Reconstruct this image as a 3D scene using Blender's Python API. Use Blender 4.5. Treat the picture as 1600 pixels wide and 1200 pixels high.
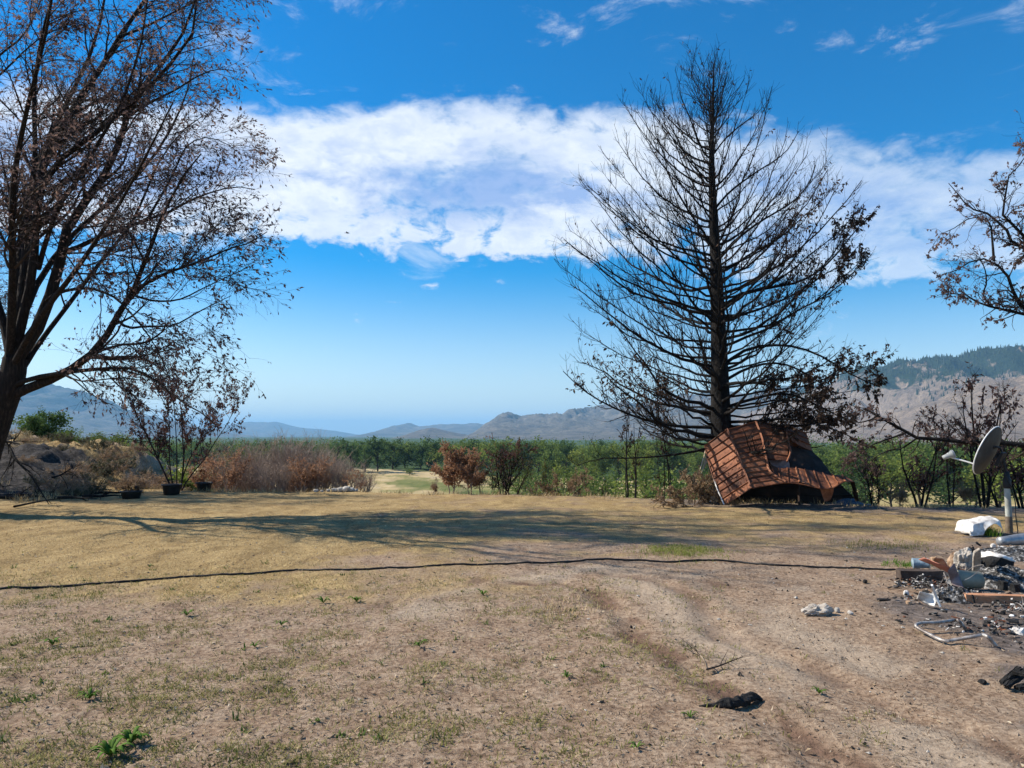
import bpy, bmesh, math, random
import numpy as np
from mathutils import Vector, Matrix

for o in list(bpy.data.objects):
    bpy.data.objects.remove(o, do_unlink=True)
scene = bpy.context.scene
COL = scene.collection
rad = math.radians

# ---------------------------------------------------------------- camera
F = 1155.0                     # focal length in pixels of the 1600 px wide photograph
PITCH = rad(4.0)
CAMZ = 1.6
cam_data = bpy.data.cameras.new('camera')
cam_data.sensor_width = 36.0
cam_data.lens = 36.0 * F / 1600.0
cam_data.clip_start = 0.05
cam_data.clip_end = 60000.0
cam = bpy.data.objects.new('camera', cam_data)
COL.objects.link(cam)
cam.location = (0, 0, CAMZ)
cam.rotation_euler = (rad(90) + PITCH, 0, 0)
scene.camera = cam

# ---------------------------------------------------------------- world, sun, exposure
SUN_EL = rad(41.0)
SUN_AZ = rad(-76.0)            # measured from +Y, negative = to the left
SUN_DIR = Vector((math.sin(SUN_AZ) * math.cos(SUN_EL), math.cos(SUN_AZ) * math.cos(SUN_EL), math.sin(SUN_EL)))
world = bpy.data.worlds.new('World')
scene.world = world
world.use_nodes = True
wt = world.node_tree
wt.nodes.clear()

def wn(kind, **kw):
    n = wt.nodes.new(kind)
    for k, v in kw.items():
        setattr(n, k, v)
    return n

def wlink(a, b):
    wt.links.new(a, b)

def wmath(op, a, b=None, c=None, clamp=False):
    n = wn('ShaderNodeMath', operation=op)
    n.use_clamp = clamp
    for i, v in enumerate((a, b, c)):
        if v is None:
            continue
        if isinstance(v, (int, float)):
            n.inputs[i].default_value = v
        else:
            wlink(v, n.inputs[i])
    return n.outputs[0]

def wstep(v, lo, hi):
    n = wn('ShaderNodeMapRange', interpolation_type='SMOOTHSTEP')
    n.inputs['From Min'].default_value = lo
    n.inputs['From Max'].default_value = hi
    wlink(v, n.inputs['Value'])
    return n.outputs[0]

def wnoise(vec, scale, detail, rough, off=(0, 0, 0), stretch=(1, 1, 1), distort=0.0):
    m = wn('ShaderNodeMapping')
    m.inputs['Location'].default_value = off
    m.inputs['Scale'].default_value = stretch
    wlink(vec, m.inputs['Vector'])
    n = wn('ShaderNodeTexNoise')
    n.inputs['Scale'].default_value = scale
    n.inputs['Detail'].default_value = detail
    n.inputs['Roughness'].default_value = rough
    n.inputs['Distortion'].default_value = distort
    wlink(m.outputs[0], n.inputs['Vector'])
    return n.outputs[0]

sky = wn('ShaderNodeTexSky', sky_type='NISHITA')
sky.sun_disc = False
sky.sun_elevation = SUN_EL
sky.sun_rotation = SUN_AZ
sky.altitude = 300
sky.air_density = 1.0
sky.dust_density = 0.6
sky.ozone_density = 2.2
hsv = wn('ShaderNodeHueSaturation')
hsv.inputs['Value'].default_value = 1.22
wlink(sky.outputs[0], hsv.inputs['Color'])

SKY_STRENGTH = 0.085
tc = wn('ShaderNodeTexCoord')
D = tc.outputs['Generated']
sep = wn('ShaderNodeSeparateXYZ')
wlink(D, sep.inputs[0])
el = sep.outputs['Z']
satm = wn('ShaderNodeMapRange', interpolation_type='SMOOTHSTEP')
satm.inputs['From Min'].default_value = 0.0; satm.inputs['From Max'].default_value = 0.24
satm.inputs['To Min'].default_value = 1.0; satm.inputs['To Max'].default_value = 1.72
wlink(el, satm.inputs['Value']); wlink(satm.outputs[0], hsv.inputs['Saturation'])
# a broad cloud street crossing the sky from side to side (v = height over distance along +-Y, so it runs on to both sides and behind)
v = wmath('DIVIDE', el, wmath('MAXIMUM', wmath('ABSOLUTE', sep.outputs['Y']), 0.05))
low = wnoise(D, 3.6, 3, 0.5, off=(4.1, 2.0, 0.6))
v2 = wmath('ADD', wmath('ADD', v, wmath('MULTIPLY', sep.outputs['X'], 0.055)), wmath('MULTIPLY', wmath('SUBTRACT', low, 0.5), 0.13))
band = wmath('MULTIPLY', wstep(v2, 0.205, 0.270), wmath('SUBTRACT', 1.0, wstep(v2, 0.385, 0.500)))
n1 = wnoise(D, 5.0, 9, 0.58, off=(1.3, 7.7, 2.9), stretch=(1, 1, 2.5), distort=0.35)
n2 = wnoise(D, 24.0, 7, 0.62, off=(5.3, 1.7, 0.9), stretch=(1, 1, 1.8), distort=0.35)
lowpart = wmath('SUBTRACT', 1.0, wstep(v2, 0.25, 0.33))
rag = wmath('MULTIPLY', wmath('SUBTRACT', n2, 0.5), wmath('ADD', 0.75, wmath('MULTIPLY', lowpart, 1.3)))
dens = wmath('ADD', wmath('MULTIPLY', band, 0.72), wmath('ADD', wmath('MULTIPLY', wmath('SUBTRACT', n1, 0.5), 1.15), rag))
cover = wmath('MULTIPLY', wstep(dens, 0.26, 0.72), wmath('ADD', 0.80, wmath('MULTIPLY', low, 0.4)), clamp=True)
cover = wmath('MULTIPLY', cover, wmath('SUBTRACT', 0.97, wmath('MULTIPLY', wstep(sep.outputs['X'], 0.0, 0.45), 0.30)))
# thin wisps high up
n3 = wnoise(D, 6.0, 7, 0.66, off=(9.3, 3.1, 5.5), stretch=(1.0, 1.0, 2.4), distort=0.6)
wisp = wmath('MULTIPLY', wstep(n3, 0.555, 0.78), wmath('MULTIPLY', wstep(el, 0.10, 0.3), 0.6))
cover = wmath('MAXIMUM', cover, wisp)
cover = wmath('MULTIPLY', cover, wstep(el, 0.05, 0.16))
# thick parts show their grey-blue undersides
n4 = wnoise(D, 4.2, 6, 0.60, off=(1.3, 7.7, 2.80), stretch=(1, 1, 2.6), distort=0.3)
mid = wmath('MULTIPLY', wstep(v2, 0.255, 0.315), wmath('SUBTRACT', 1.0, wstep(v2, 0.33, 0.43)))
shade = wmath('ADD', wmath('MULTIPLY', wstep(n4, 0.40, 0.60), wmath('MULTIPLY', mid, 1.0)), wmath('MULTIPLY', wstep(n2, 0.42, 0.68), 0.34), clamp=True)
ccol = wn('ShaderNodeMix', data_type='RGBA')
ccol.inputs[6].default_value = (0.66 / SKY_STRENGTH, 0.69 / SKY_STRENGTH, 0.72 / SKY_STRENGTH, 1)
ccol.inputs[7].default_value = (0.25 / SKY_STRENGTH, 0.35 / SKY_STRENGTH, 0.58 / SKY_STRENGTH, 1)
wlink(shade, ccol.inputs[0])
mixc = wn('ShaderNodeMix', data_type='RGBA')
wlink(cover, mixc.inputs[0])
wlink(hsv.outputs[0], mixc.inputs[6])
wlink(ccol.outputs[2], mixc.inputs[7])
bg = wn('ShaderNodeBackground')
bg.inputs['Strength'].default_value = SKY_STRENGTH
wlink(mixc.outputs[2], bg.inputs['Color'])
wo = wn('ShaderNodeOutputWorld')
wlink(bg.outputs[0], wo.inputs['Surface'])

sun_data = bpy.data.lights.new('sun', 'SUN')
sun_data.energy = 5.0
sun_data.angle = rad(0.53)
sun_data.color = (1.0, 0.92, 0.79)
sun = bpy.data.objects.new('sun', sun_data)
COL.objects.link(sun)
sun.rotation_euler = (-SUN_DIR).to_track_quat('-Z', 'Y').to_euler()

scene.view_settings.view_transform = 'Standard'
scene.view_settings.look = 'None'
scene.view_settings.exposure = 0.66
scene.view_settings.gamma = 1.0
scene.view_settings.use_curve_mapping = False
scene.render.engine = 'CYCLES'
scene.cycles.use_denoising = True
scene.cycles.max_bounces = 6
scene.cycles.diffuse_bounces = 3
scene.cycles.transparent_max_bounces = 8
scene.cycles.volume_bounces = 1
scene.cycles.use_adaptive_sampling = True
scene.cycles.adaptive_threshold = 0.01
scene.render.film_transparent = False

# ---------------------------------------------------------------- pixel -> place helpers (used to survey where things stand)
CP, SP = math.cos(PITCH), math.sin(PITCH)
def ray(px, py):
    a = (px - 800.0) / F
    b = (600.0 - py) / F
    return Vector((a, CP - SP * b, SP + CP * b))

def at(px, py, Y):
    r = ray(px, py)
    t = Y / r.y
    return Vector((r.x * t, Y, CAMZ + r.z * t))

def gnd(px, py, z=0.0):
    r = ray(px, py)
    t = (z - CAMZ) / r.z
    return Vector((r.x * t, r.y * t, z))

def onyard(px, py):
    p = gnd(px, py)
    for _ in range(4):
        p = gnd(px, py, float(ground_height(np.array([p.x]), np.array([p.y]))[0]))
    return p

# ---------------------------------------------------------------- numpy noise
def _hash(ix, iy, seed):
    h = (ix.astype(np.int64) * 374761393 + iy.astype(np.int64) * 668265263 + seed * 1442695041) & 0xFFFFFFFF
    h = ((h ^ (h >> 13)) * 1274126177) & 0xFFFFFFFF
    h = (h ^ (h >> 16)) & 0xFFFFFFFF
    return h.astype(np.float64) / 4294967295.0

def vnoise(x, y, seed=0):
    ix, iy = np.floor(x), np.floor(y)
    fx, fy = x - ix, y - iy
    fx = fx * fx * fx * (fx * (fx * 6 - 15) + 10)
    fy = fy * fy * fy * (fy * (fy * 6 - 15) + 10)
    a = _hash(ix, iy, seed); b = _hash(ix + 1, iy, seed)
    c = _hash(ix, iy + 1, seed); d = _hash(ix + 1, iy + 1, seed)
    return (a * (1 - fx) + b * fx) * (1 - fy) + (c * (1 - fx) + d * fx) * fy

def fbm(x, y, octs=4, seed=0, gain=0.5):
    s = np.zeros_like(x, dtype=np.float64); a = 1.0; t = 0.0
    for k in range(octs):
        s += a * vnoise(x * 2 ** k + 13.7 * k, y * 2 ** k - 7.3 * k, seed + k)
        t += a; a *= gain
    return s / t

def sstep(v, lo, hi):
    t = np.clip((v - lo) / (hi - lo), 0, 1)
    return t * t * (3 - 2 * t)

# ---------------------------------------------------------------- object helpers
def link(o, parent=None):
    COL.objects.link(o)
    if parent is not None:
        o.parent = parent
    return o

def tag(o, label=None, cat=None, group=None, kind=None):
    if label: o['label'] = label
    if cat: o['category'] = cat
    if group: o['group'] = group
    if kind: o['kind'] = kind
    return o

def empty(name, loc, label, cat, group=None, rz=0.0):
    o = bpy.data.objects.new(name, None)
    o.empty_display_size = 0.1
    link(o)
    o.location = loc
    o.rotation_euler = (0, 0, rz)
    tag(o, label, cat, group)
    return o

def np_mesh(name, verts, faces, mats, smooth=True):
    """faces: (M,3) or (M,4) int array, or a list of such arrays"""
    me = bpy.data.meshes.new(name)
    verts = np.asarray(verts, dtype=np.float32)
    if not isinstance(faces, list):
        faces = [faces]
    faces = [np.asarray(f, dtype=np.int32) for f in faces if len(f)]
    nl = sum(f.size for f in faces); nf = sum(len(f) for f in faces)
    me.vertices.add(len(verts)); me.vertices.foreach_set('co', verts.ravel())
    me.loops.add(nl); me.polygons.add(nf)
    me.loops.foreach_set('vertex_index', np.concatenate([f.ravel() for f in faces]))
    starts = []; pos = 0
    for f in faces:
        k = f.shape[1]
        starts.append(pos + np.arange(len(f), dtype=np.int32) * k)
        pos += f.size
    me.polygons.foreach_set('loop_start', np.concatenate(starts))
    me.update(calc_edges=True)
    me.polygons.foreach_set('use_smooth', np.full(nf, smooth, dtype=bool))
    for m in (mats if isinstance(mats, (list, tuple)) else [mats]):
        me.materials.append(m)
    return me

def part(name, me, parent=None, loc=None):
    o = bpy.data.objects.new(name, me)
    link(o, parent)
    if loc is not None:
        o.location = loc
    return o

def bm_mesh(name, bm, mat, smooth=False):
    me = bpy.data.meshes.new(name)
    bmesh.ops.recalc_face_normals(bm, faces=bm.faces)
    bm.to_mesh(me); bm.free()
    for p in me.polygons:
        p.use_smooth = smooth
    me.materials.append(mat)
    return me

def copy_tree(o, parent=None):
    c = o.copy()
    COL.objects.link(c)
    c.parent = parent
    for ch in list(o.children):
        copy_tree(ch, c)
    return c

# ---------------------------------------------------------------- materials
def mat_nodes(name):
    m = bpy.data.materials.new(name)
    m.use_nodes = True
    nt = m.node_tree
    nt.nodes.clear()
    out = nt.nodes.new('ShaderNodeOutputMaterial')
    b = nt.nodes.new('ShaderNodeBsdfPrincipled')
    nt.links.new(b.outputs[0], out.inputs['Surface'])
    return m, nt, b, out

def nnode(nt, kind, **kw):
    n = nt.nodes.new(kind)
    for k, v in kw.items():
        setattr(n, k, v)
    return n

def noise_node(nt, vec, scale, detail=4, rough=0.55, distort=0.0):
    n = nt.nodes.new('ShaderNodeTexNoise')
    n.inputs['Scale'].default_value = scale
    n.inputs['Detail'].default_value = detail
    n.inputs['Roughness'].default_value = rough
    n.inputs['Distortion'].default_value = distort
    if vec is not None:
        nt.links.new(vec, n.inputs['Vector'])
    return n

def ramp_node(nt, fac, stops):
    r = nt.nodes.new('ShaderNodeValToRGB')
    e = r.color_ramp.elements
    while len(e) > 1:
        e.remove(e[0])
    e[0].position = stops[0][0]; e[0].color = (*stops[0][1], 1)
    for p, c in stops[1:]:
        x = e.new(p); x.color = (*c, 1)
    if fac is not None:
        nt.links.new(fac, r.inputs[0])
    return r

def simple(name, stops, scale=4.0, rough=0.9, bump=0.0, bump_scale=30.0, metallic=0.0, detail=5, spec=0.2, stretch=None,
           rand=0.0, bump_dist=0.02, coords='Object'):
    """noise-ramped Principled material; rand shifts the ramp per object"""
    m, nt, b, out = mat_nodes(name)
    t = nnode(nt, 'ShaderNodeTexCoord')
    vec = t.outputs[coords]
    if stretch:
        mp = nnode(nt, 'ShaderNodeMapping')
        mp.inputs['Scale'].default_value = stretch
        nt.links.new(vec, mp.inputs['Vector'])
        vec = mp.outputs[0]
    n = noise_node(nt, vec, scale, detail, 0.6)
    fac = n.outputs[0]
    if rand:
        oi = nnode(nt, 'ShaderNodeObjectInfo')
        ma = nnode(nt, 'ShaderNodeMath', operation='MULTIPLY_ADD')
        nt.links.new(oi.outputs['Random'], ma.inputs[0])
        ma.inputs[1].default_value = rand
        ma.inputs[2].default_value = -rand * 0.5
        ad = nnode(nt, 'ShaderNodeMath', operation='ADD')
        nt.links.new(fac, ad.inputs[0]); nt.links.new(ma.outputs[0], ad.inputs[1])
        fac = ad.outputs[0]
    r = ramp_node(nt, fac, stops)
    nt.links.new(r.outputs[0], b.inputs['Base Color'])
    b.inputs['Roughness'].default_value = rough
    b.inputs['Metallic'].default_value = metallic
    b.inputs['Specular IOR Level'].default_value = spec
    if bump:
        n2 = noise_node(nt, vec, bump_scale, 6, 0.65)
        bp = nnode(nt, 'ShaderNodeBump')
        bp.inputs['Strength'].default_value = bump
        bp.inputs['Distance'].default_value = bump_dist
        nt.links.new(n2.outputs[0], bp.inputs['Height'])
        nt.links.new(bp.outputs[0], b.inputs['Normal'])
    return m

def leaf_mat(name, stops, scale=1.5, transl=0.35, rough=0.75):
    """thin leaf: colour varies through the crown in clumps and leaf by leaf; light passes through"""
    m, nt, b, out = mat_nodes(name)
    t = nnode(nt, 'ShaderNodeTexCoord')
    n = noise_node(nt, t.outputs['Object'], scale, 3, 0.6)
    n2 = noise_node(nt, t.outputs['Object'], scale * 14, 2, 0.6)
    ad = nnode(nt, 'ShaderNodeMath', operation='MULTIPLY_ADD')
    nt.links.new(n2.outputs[0], ad.inputs[0]); ad.inputs[1].default_value = 0.55
    sb = nnode(nt, 'ShaderNodeMath', operation='SUBTRACT')
    nt.links.new(n.outputs[0], sb.inputs[0]); sb.inputs[1].default_value = 0.27
    nt.links.new(sb.outputs[0], ad.inputs[2])
    r = ramp_node(nt, ad.outputs[0], stops)
    nt.links.new(r.outputs[0], b.inputs['Base Color'])
    b.inputs['Roughness'].default_value = rough
    b.inputs['Specular IOR Level'].default_value = 0.15
    tr = nnode(nt, 'ShaderNodeBsdfTranslucent')
    nt.links.new(r.outputs[0], tr.inputs['Color'])
    mx = nnode(nt, 'ShaderNodeMixShader')
    mx.inputs[0].default_value = transl
    nt.links.new(b.outputs[0], mx.inputs[1]); nt.links.new(tr.outputs[0], mx.inputs[2])
    nt.links.new(mx.outputs[0], out.inputs['Surface'])
    return m
# ================================================================ GROUND: yard on a bench above a valley
EDGE_X = [-60, -22, -14.5, -12.5, -9.5, -5, 0, 3.2, 7.5, 11, 20, 60]
EDGE_Y = [34, 31, 28.5, 23.5, 21.5, 21.6, 19.9, 18.9, 17.4, 16.4, 15.5, 14.0]
VALLEY = -14.0
RUTS = []
def _rut(pts):
    w = []
    for a, b in pts:
        p = gnd(a, b); w.append((p.x, p.y))
    RUTS.append(np.array(w))
_rut([(800, 912), (880, 908), (930, 922), (970, 960), (1010, 1000), (1100, 1060), (1250, 1150), (1330, 1210), (1420, 1300)])
_rut([(960, 898), (1030, 905), (1085, 935), (1130, 985), (1260, 1040), (1430, 1110), (1640, 1200), (1800, 1290)])
_rut([(560, 960), (660, 925), (760, 905), (880, 893), (1000, 893), (1150, 915)])

def dist_poly(x, y, poly):
    best = np.full(x.shape, 1e9)
    for (ax, ay), (bx, by) in zip(poly[:-1], poly[1:]):
        dx, dy = bx - ax, by - ay
        t = np.clip(((x - ax) * dx + (y - ay) * dy) / (dx * dx + dy * dy), 0, 1)
        best = np.minimum(best, np.hypot(x - ax - t * dx, y - ay - t * dy))
    return best

def ground_height(x, y):
    x = np.asarray(x, dtype=np.float64); y = np.asarray(y, dtype=np.float64)
    edge = np.interp(x, EDGE_X, EDGE_Y) + (fbm(x * 0.35, y * 0.0 + 3.3, 3, 5) - 0.5) * 1.2
    d = np.maximum(y - edge, 0)
    drop = VALLEY * (1 - np.exp(-(d ** 1.35) / 90.0))
    # soft roll-over at the lip
    # left bank
    hm = np.interp(x, [-70, -40, -20.5, -17.5, -15.6, -14.4, -13.3, -12.2, -11.0], [4.2, 3.0, 1.55, 1.15, 1.15, .85, .35, 0.05, 0])
    up = sstep(y, 16.2 + 0.35 * np.clip(x + 17, -10, 8), 27.5)
    bank = hm * up * (1 - 0.3 * sstep(y, 30, 60))
    bank = bank * (0.8 + 0.45 * fbm(x * 0.5, y * 0.5, 4, 9)) + up * sstep(hm, 0.02, 0.3) * (fbm(x * 1.7, y * 1.7, 6, 21, .62) - 0.45) * 0.95 * (1 - sstep(y, 70, 120))
    z = drop + bank
    near = 1 - sstep(y, 26, 60)
    yard = (fbm(x * 0.30, y * 0.30, 3, 31) - 0.5) * 0.10 + (fbm(x * 1.3, y * 1.3, 4, 41) - 0.5) * 0.05
    yard = yard + (fbm(x * 6.0, y * 6.0, 4, 51) - 0.5) * 0.030 + (fbm(x * 17.0, y * 17.0, 3, 57) - 0.5) * 0.016 * (1 - sstep(y, 8, 14))
    z = z + yard * near
    m = (y > 1.0) & (y < 14) & (np.abs(x) < 14)
    if m.any():
        xs, ys = x[m], y[m]
        r = np.zeros(xs.shape)
        for k, poly in enumerate(RUTS):
            dd = dist_poly(xs + (fbm(xs * 1.5, ys * 1.5, 2, 61) - 0.5) * 0.2, ys, poly)
            dep = (0.022, 0.019, 0.010)[k]
            r += -dep * np.exp(-(dd / 0.11) ** 2) + dep * 0.55 * np.exp(-((dd - 0.24) / 0.09) ** 2)
        z = z.copy(); z[m] += r
    z = z + (fbm(x * 0.012, y * 0.012, 3, 71) - 0.5) * 2.0 * sstep(y, 60, 300)
    return z

def build_ground():
    rows = np.concatenate([np.linspace(-60, 1.2, 16)[:-1], 1.2 * (26 / 1.2) ** np.linspace(0, 1, 440)[:-1],
                           26 * (420 / 26) ** np.linspace(0, 1, 130)[:-1], 420 * (24000 / 420) ** np.linspace(0, 1, 36)])
    u = np.linspace(-1, 1, 371)
    u = np.sign(u) * (0.72 * np.abs(u) + 0.28 * np.abs(u) ** 4)
    Y = np.repeat(rows[:, None], len(u), 1)
    Wd = np.maximum(0.98 * np.abs(rows) + 7.0, 7.0)
    X = u[None, :] * Wd[:, None]
    Z = ground_height(X.ravel(), Y.ravel()).reshape(X.shape)
    V = np.stack([X, Y, Z], -1).reshape(-1, 3)
    nr, nc = X.shape
    i = (np.arange(nr - 1)[:, None] * nc + np.arange(nc - 1)[None, :]).ravel()
    Fq = np.stack([i, i + 1, i + nc + 1, i + nc], 1)
    me = np_mesh('ground', V, Fq, ground_material())
    x, y = X.ravel(), Y.ravel()
    edge = np.interp(x, EDGE_X, EDGE_Y)
    on_yard = 1 - sstep(y - edge, -0.6, 1.2)
    n_a = fbm(x * 0.45, y * 0.45, 5, 101); n_b = fbm(x * 1.9, y * 1.9, 4, 111); n_c = fbm(x * 0.9 + 9, y * 1.3, 4, 131)
    # cured yellow lawn: left and far, thinning to bare dirt near the ruts on the right
    bare = sstep(x + 0.25 * y + (n_a - 0.5) * 5.5, -0.6, 2.6) * (1 - sstep(y + (n_c - .5) * 4, 9.0, 13.0) * 0.7)
    near_left_dirt = (1 - sstep(y + (n_a - 0.5) * 2, 3.4, 6.0)) * 0.55
    straw = np.clip(1 - bare - near_left_dirt * n_b * 1.2, 0, 1) * (0.5 + 0.9 * n_b)
    straw *= on_yard * (0.16 + 0.84 * sstep(y + (n_a - .5) * 2.5 + 0.10 * x, 6.3, 8.2))
    green = (1 - sstep(x + (n_b - .5) * 3, -2.0, 1.5)) * sstep(y, 2.5, 5.0) * (1 - sstep(y, 7.5, 9.5)) * sstep(n_c, 0.38, 0.62) * 0.14
    green += 0.10 * (1 - sstep(y, 4, 7)) * sstep(n_b, .45, .65) * (1 - sstep(x, -1, 1.5))
    # burnt, ashy soil by the rubble and toward the bank
    ash = sstep(x - 0.35 * y + (n_a - 0.5) * 3.0, 0.2, 2.6) * (1 - sstep(y, 8.5, 11.5)) * sstep(n_c, 0.30, 0.6)
    ash = np.maximum(ash, sstep(x, 5.5, 8) * (1 - sstep(y, 11.8, 13.0)) * sstep(n_b, .2, .6))
    far_lip = sstep(y - edge + (n_b - 0.5) * 2, -2.6, -0.9) * sstep(x, 0.0, 6)
    ash = np.maximum(ash, far_lip * 0.75)
    bank_ash = sstep(y - (16.4 + 0.35 * np.clip(x + 17, -10, 8)), -0.4, 1.0) * (1 - sstep(x + 0.30 * (y - 17) + (n_a - .5) * 3, -12.6, -10.9)) * (1 - sstep(y + (n_b - .5) * 4 + 0.35 * (x + 16), 25.0, 27.5))
    ash = np.maximum(ash, bank_ash)
    field = sstep(y - edge, 8, 40)
    rut = np.zeros(x.shape)
    m = (y > 1.0) & (y < 14)
    for k, poly in enumerate(RUTS):
        dd = dist_poly(x[m] + (fbm(x[m] * 3, y[m] * 3, 3, 63) - .5) * .22, y[m], poly)
        rut[m] = np.maximum(rut[m], (1 - sstep(dd, .05, .22)) * (.72, .62, .5)[k] * sstep(fbm(x[m] * 2.3, y[m] * 2.3, 3, 67), .34, .58))
    pale = np.zeros(x.shape)
    for k, poly in enumerate(RUTS):
        dd = dist_poly(x[m], y[m], poly + np.array([.55, .1]))
        pale[m] = np.maximum(pale[m], (1 - sstep(dd, .1, .45)) * sstep(fbm(x[m] * 1.3, y[m] * 1.3, 3, 69), .4, .65))
    for nm_, val_ in (('rut', rut), ('pale', pale)):
        at2 = me.attributes.new(nm_, 'FLOAT', 'POINT'); at2.data.foreach_set('value', val_.astype(np.float32))
    rgba = np.stack([np.clip(straw, 0, 1), np.clip(green, 0, 1), np.clip(ash, 0, 1), np.clip(field, 0, 1)], 1).astype(np.float32)
    a = me.color_attributes.new('zone', 'FLOAT_COLOR', 'POINT')
    a.data.foreach_set('color', rgba.ravel())
    far = sstep(y + (n_a - .5) * 16 + 20 * sstep(x / np.maximum(y, 1), .05, .09) + 40 * sstep(x / np.maximum(y, 1), .40, .46), 284, 296)
    bc_ = me.attributes.new('bank_char', 'FLOAT', 'POINT'); bc_.data.foreach_set('value', np.clip(bank_ash, 0, 1).astype(np.float32))
    fa = me.attributes.new('far_wood', 'FLOAT', 'POINT'); fa.data.foreach_set('value', far.astype(np.float32))
    o = part('ground', me)
    tag(o, 'dry bare dirt yard and valley floor', None, None, 'structure')
    return o

def ground_material():
    m, nt, b, out = mat_nodes('ground_soil')
    L = nt.links.new
    t = nnode(nt, 'ShaderNodeTexCoord'); P = t.outputs['Object']
    at_ = nnode(nt, 'ShaderNodeVertexColor'); at_.layer_name = 'zone'
    sp = nnode(nt, 'ShaderNodeSeparateColor'); L(at_.outputs['Color'], sp.inputs[0])
    nf = noise_node(nt, P, 26.0, 8, 0.68)
    nm = noise_node(nt, P, 3.0, 6, 0.6, 0.4)
    dirt = ramp_node(nt, nf.outputs[0], [(0.30, (0.105, 0.070, 0.048)), (0.43, (0.232, 0.165, 0.113)), (0.54, (0.342, 0.258, 0.182)), (0.74, (0.465, 0.37, 0.275))])
    tone = ramp_node(nt, nm.outputs[0], [(0.28, (0.62, 0.56, 0.54)), (0.45, (0.92, 0.86, 0.82)), (0.58, (1.0, 0.98, 0.97)), (0.72, (1.14, 1.08, 1.02))])
    mul = nnode(nt, 'ShaderNodeMix', data_type='RGBA', blend_type='MULTIPLY'); mul.inputs[0].default_value = 1
    L(dirt.outputs[0], mul.inputs[6]); L(tone.outputs[0], mul.inputs[7])
    # fibrous thatch
    mp = nnode(nt, 'ShaderNodeMapping'); mp.inputs['Scale'].default_value = (1.0, 0.55, 1); mp.inputs['Rotation'].default_value = (0, 0, 0.5)
    L(P, mp.inputs['Vector'])
    ns = noise_node(nt, mp.outputs[0], 55.0, 6, 0.7, 0.8)
    st = ramp_node(nt, ns.outputs[0], [(0.32, (0.13, 0.085, 0.040)), (0.46, (0.29, 0.205, 0.095)), (0.60, (0.45, 0.335, 0.165)), (0.78, (0.56, 0.44, 0.25))])
    def mixby(fac, a, c, sharp=None):
        x = nnode(nt, 'ShaderNodeMix', data_type='RGBA')
        if sharp:
            q = nnode(nt, 'ShaderNodeMath', operation='ADD'); L(fac, q.inputs[0])
            s2 = nnode(nt, 'ShaderNodeMath', operation='MULTIPLY_ADD'); L(sharp, s2.inputs[0]); s2.inputs[1].default_value = 0.9; s2.inputs[2].default_value = -0.45
            L(s2.outputs[0], q.inputs[1])
            mr = nnode(nt, 'ShaderNodeMapRange'); L(q.outputs[0], mr.inputs[0]); mr.inputs[1].default_value = 0.25; mr.inputs[2].default_value = 0.7
            fac = mr.outputs[0]
        L(fac, x.inputs[0]); L(a, x.inputs[6]); L(c, x.inputs[7])
        return x.outputs[2]
    ng = noise_node(nt, mp.outputs[0], 2.2, 7, 0.68, 0.7)
    stt = ramp_node(nt, ng.outputs[0], [(0.30, (0.50, 0.46, 0.44)), (0.44, (0.80, 0.76, 0.70)), (0.56, (1.0, 0.98, 0.95)), (0.70, (1.22, 1.20, 1.15))])
    mst = nnode(nt, 'ShaderNodeMix', data_type='RGBA', blend_type='MULTIPLY'); mst.inputs[0].default_value = 1
    L(st.outputs[0], mst.inputs[6]); L(stt.outputs[0], mst.inputs[7])
    c = mixby(sp.outputs[0], mul.outputs[2], mst.outputs[2], ng.outputs[0])
    gr = ramp_node(nt, ns.outputs[0], [(0.35, (0.07, 0.085, 0.028)), (0.6, (0.20, 0.20, 0.075)), (0.75, (0.34, 0.30, 0.15))])
    c = mixby(sp.outputs[1], c, gr.outputs[0], nm.outputs[0])
    na = noise_node(nt, P, 9.0, 8, 0.7, 0.6)
    ashc = ramp_node(nt, na.outputs[0], [(0.32, (0.045, 0.038, 0.034)), (0.48, (0.12, 0.098, 0.086)), (0.6, (0.20, 0.163, 0.14)), (0.75, (0.32, 0.28, 0.25))])
    c = mixby(sp.outputs[2], c, ashc.outputs[0], nm.outputs[0])
    ru = nnode(nt, 'ShaderNodeAttribute'); ru.attribute_name = 'rut'
    pa = nnode(nt, 'ShaderNodeAttribute'); pa.attribute_name = 'pale'
    rc = ramp_node(nt, nf.outputs[0], [(0.35, (0.085, 0.05, 0.034)), (0.6, (0.20, 0.125, 0.085))])
    c = mixby(ru.outputs['Fac'], c, rc.outputs[0], nf.outputs[0])
    pc = ramp_node(nt, nf.outputs[0], [(0.3, (0.30, 0.232, 0.165)), (0.6, (0.45, 0.362, 0.27))])
    pm = nnode(nt, 'ShaderNodeMath', operation='MULTIPLY'); L(pa.outputs['Fac'], pm.inputs[0]); pm.inputs[1].default_value = 0.6
    c = mixby(pm.outputs[0], c, pc.outputs[0])
    bk_ = nnode(nt, 'ShaderNodeAttribute'); bk_.attribute_name = 'bank_char'
    bkc = ramp_node(nt, na.outputs[0], [(0.35, (0.012, 0.011, 0.011)), (0.52, (0.040, 0.036, 0.034)), (0.68, (0.10, 0.088, 0.080))])
    c = mixby(bk_.outputs['Fac'], c, bkc.outputs[0], nm.outputs[0])
    # valley floor: mown hay, green strips, burnt grey patches
    mp2 = nnode(nt, 'ShaderNodeMapping'); mp2.inputs['Scale'].default_value = (0.006, 0.022, 1)
    L(P, mp2.inputs['Vector'])
    nv = noise_node(nt, mp2.outputs[0], 1.0, 6, 0.6, 0.3)
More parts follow.
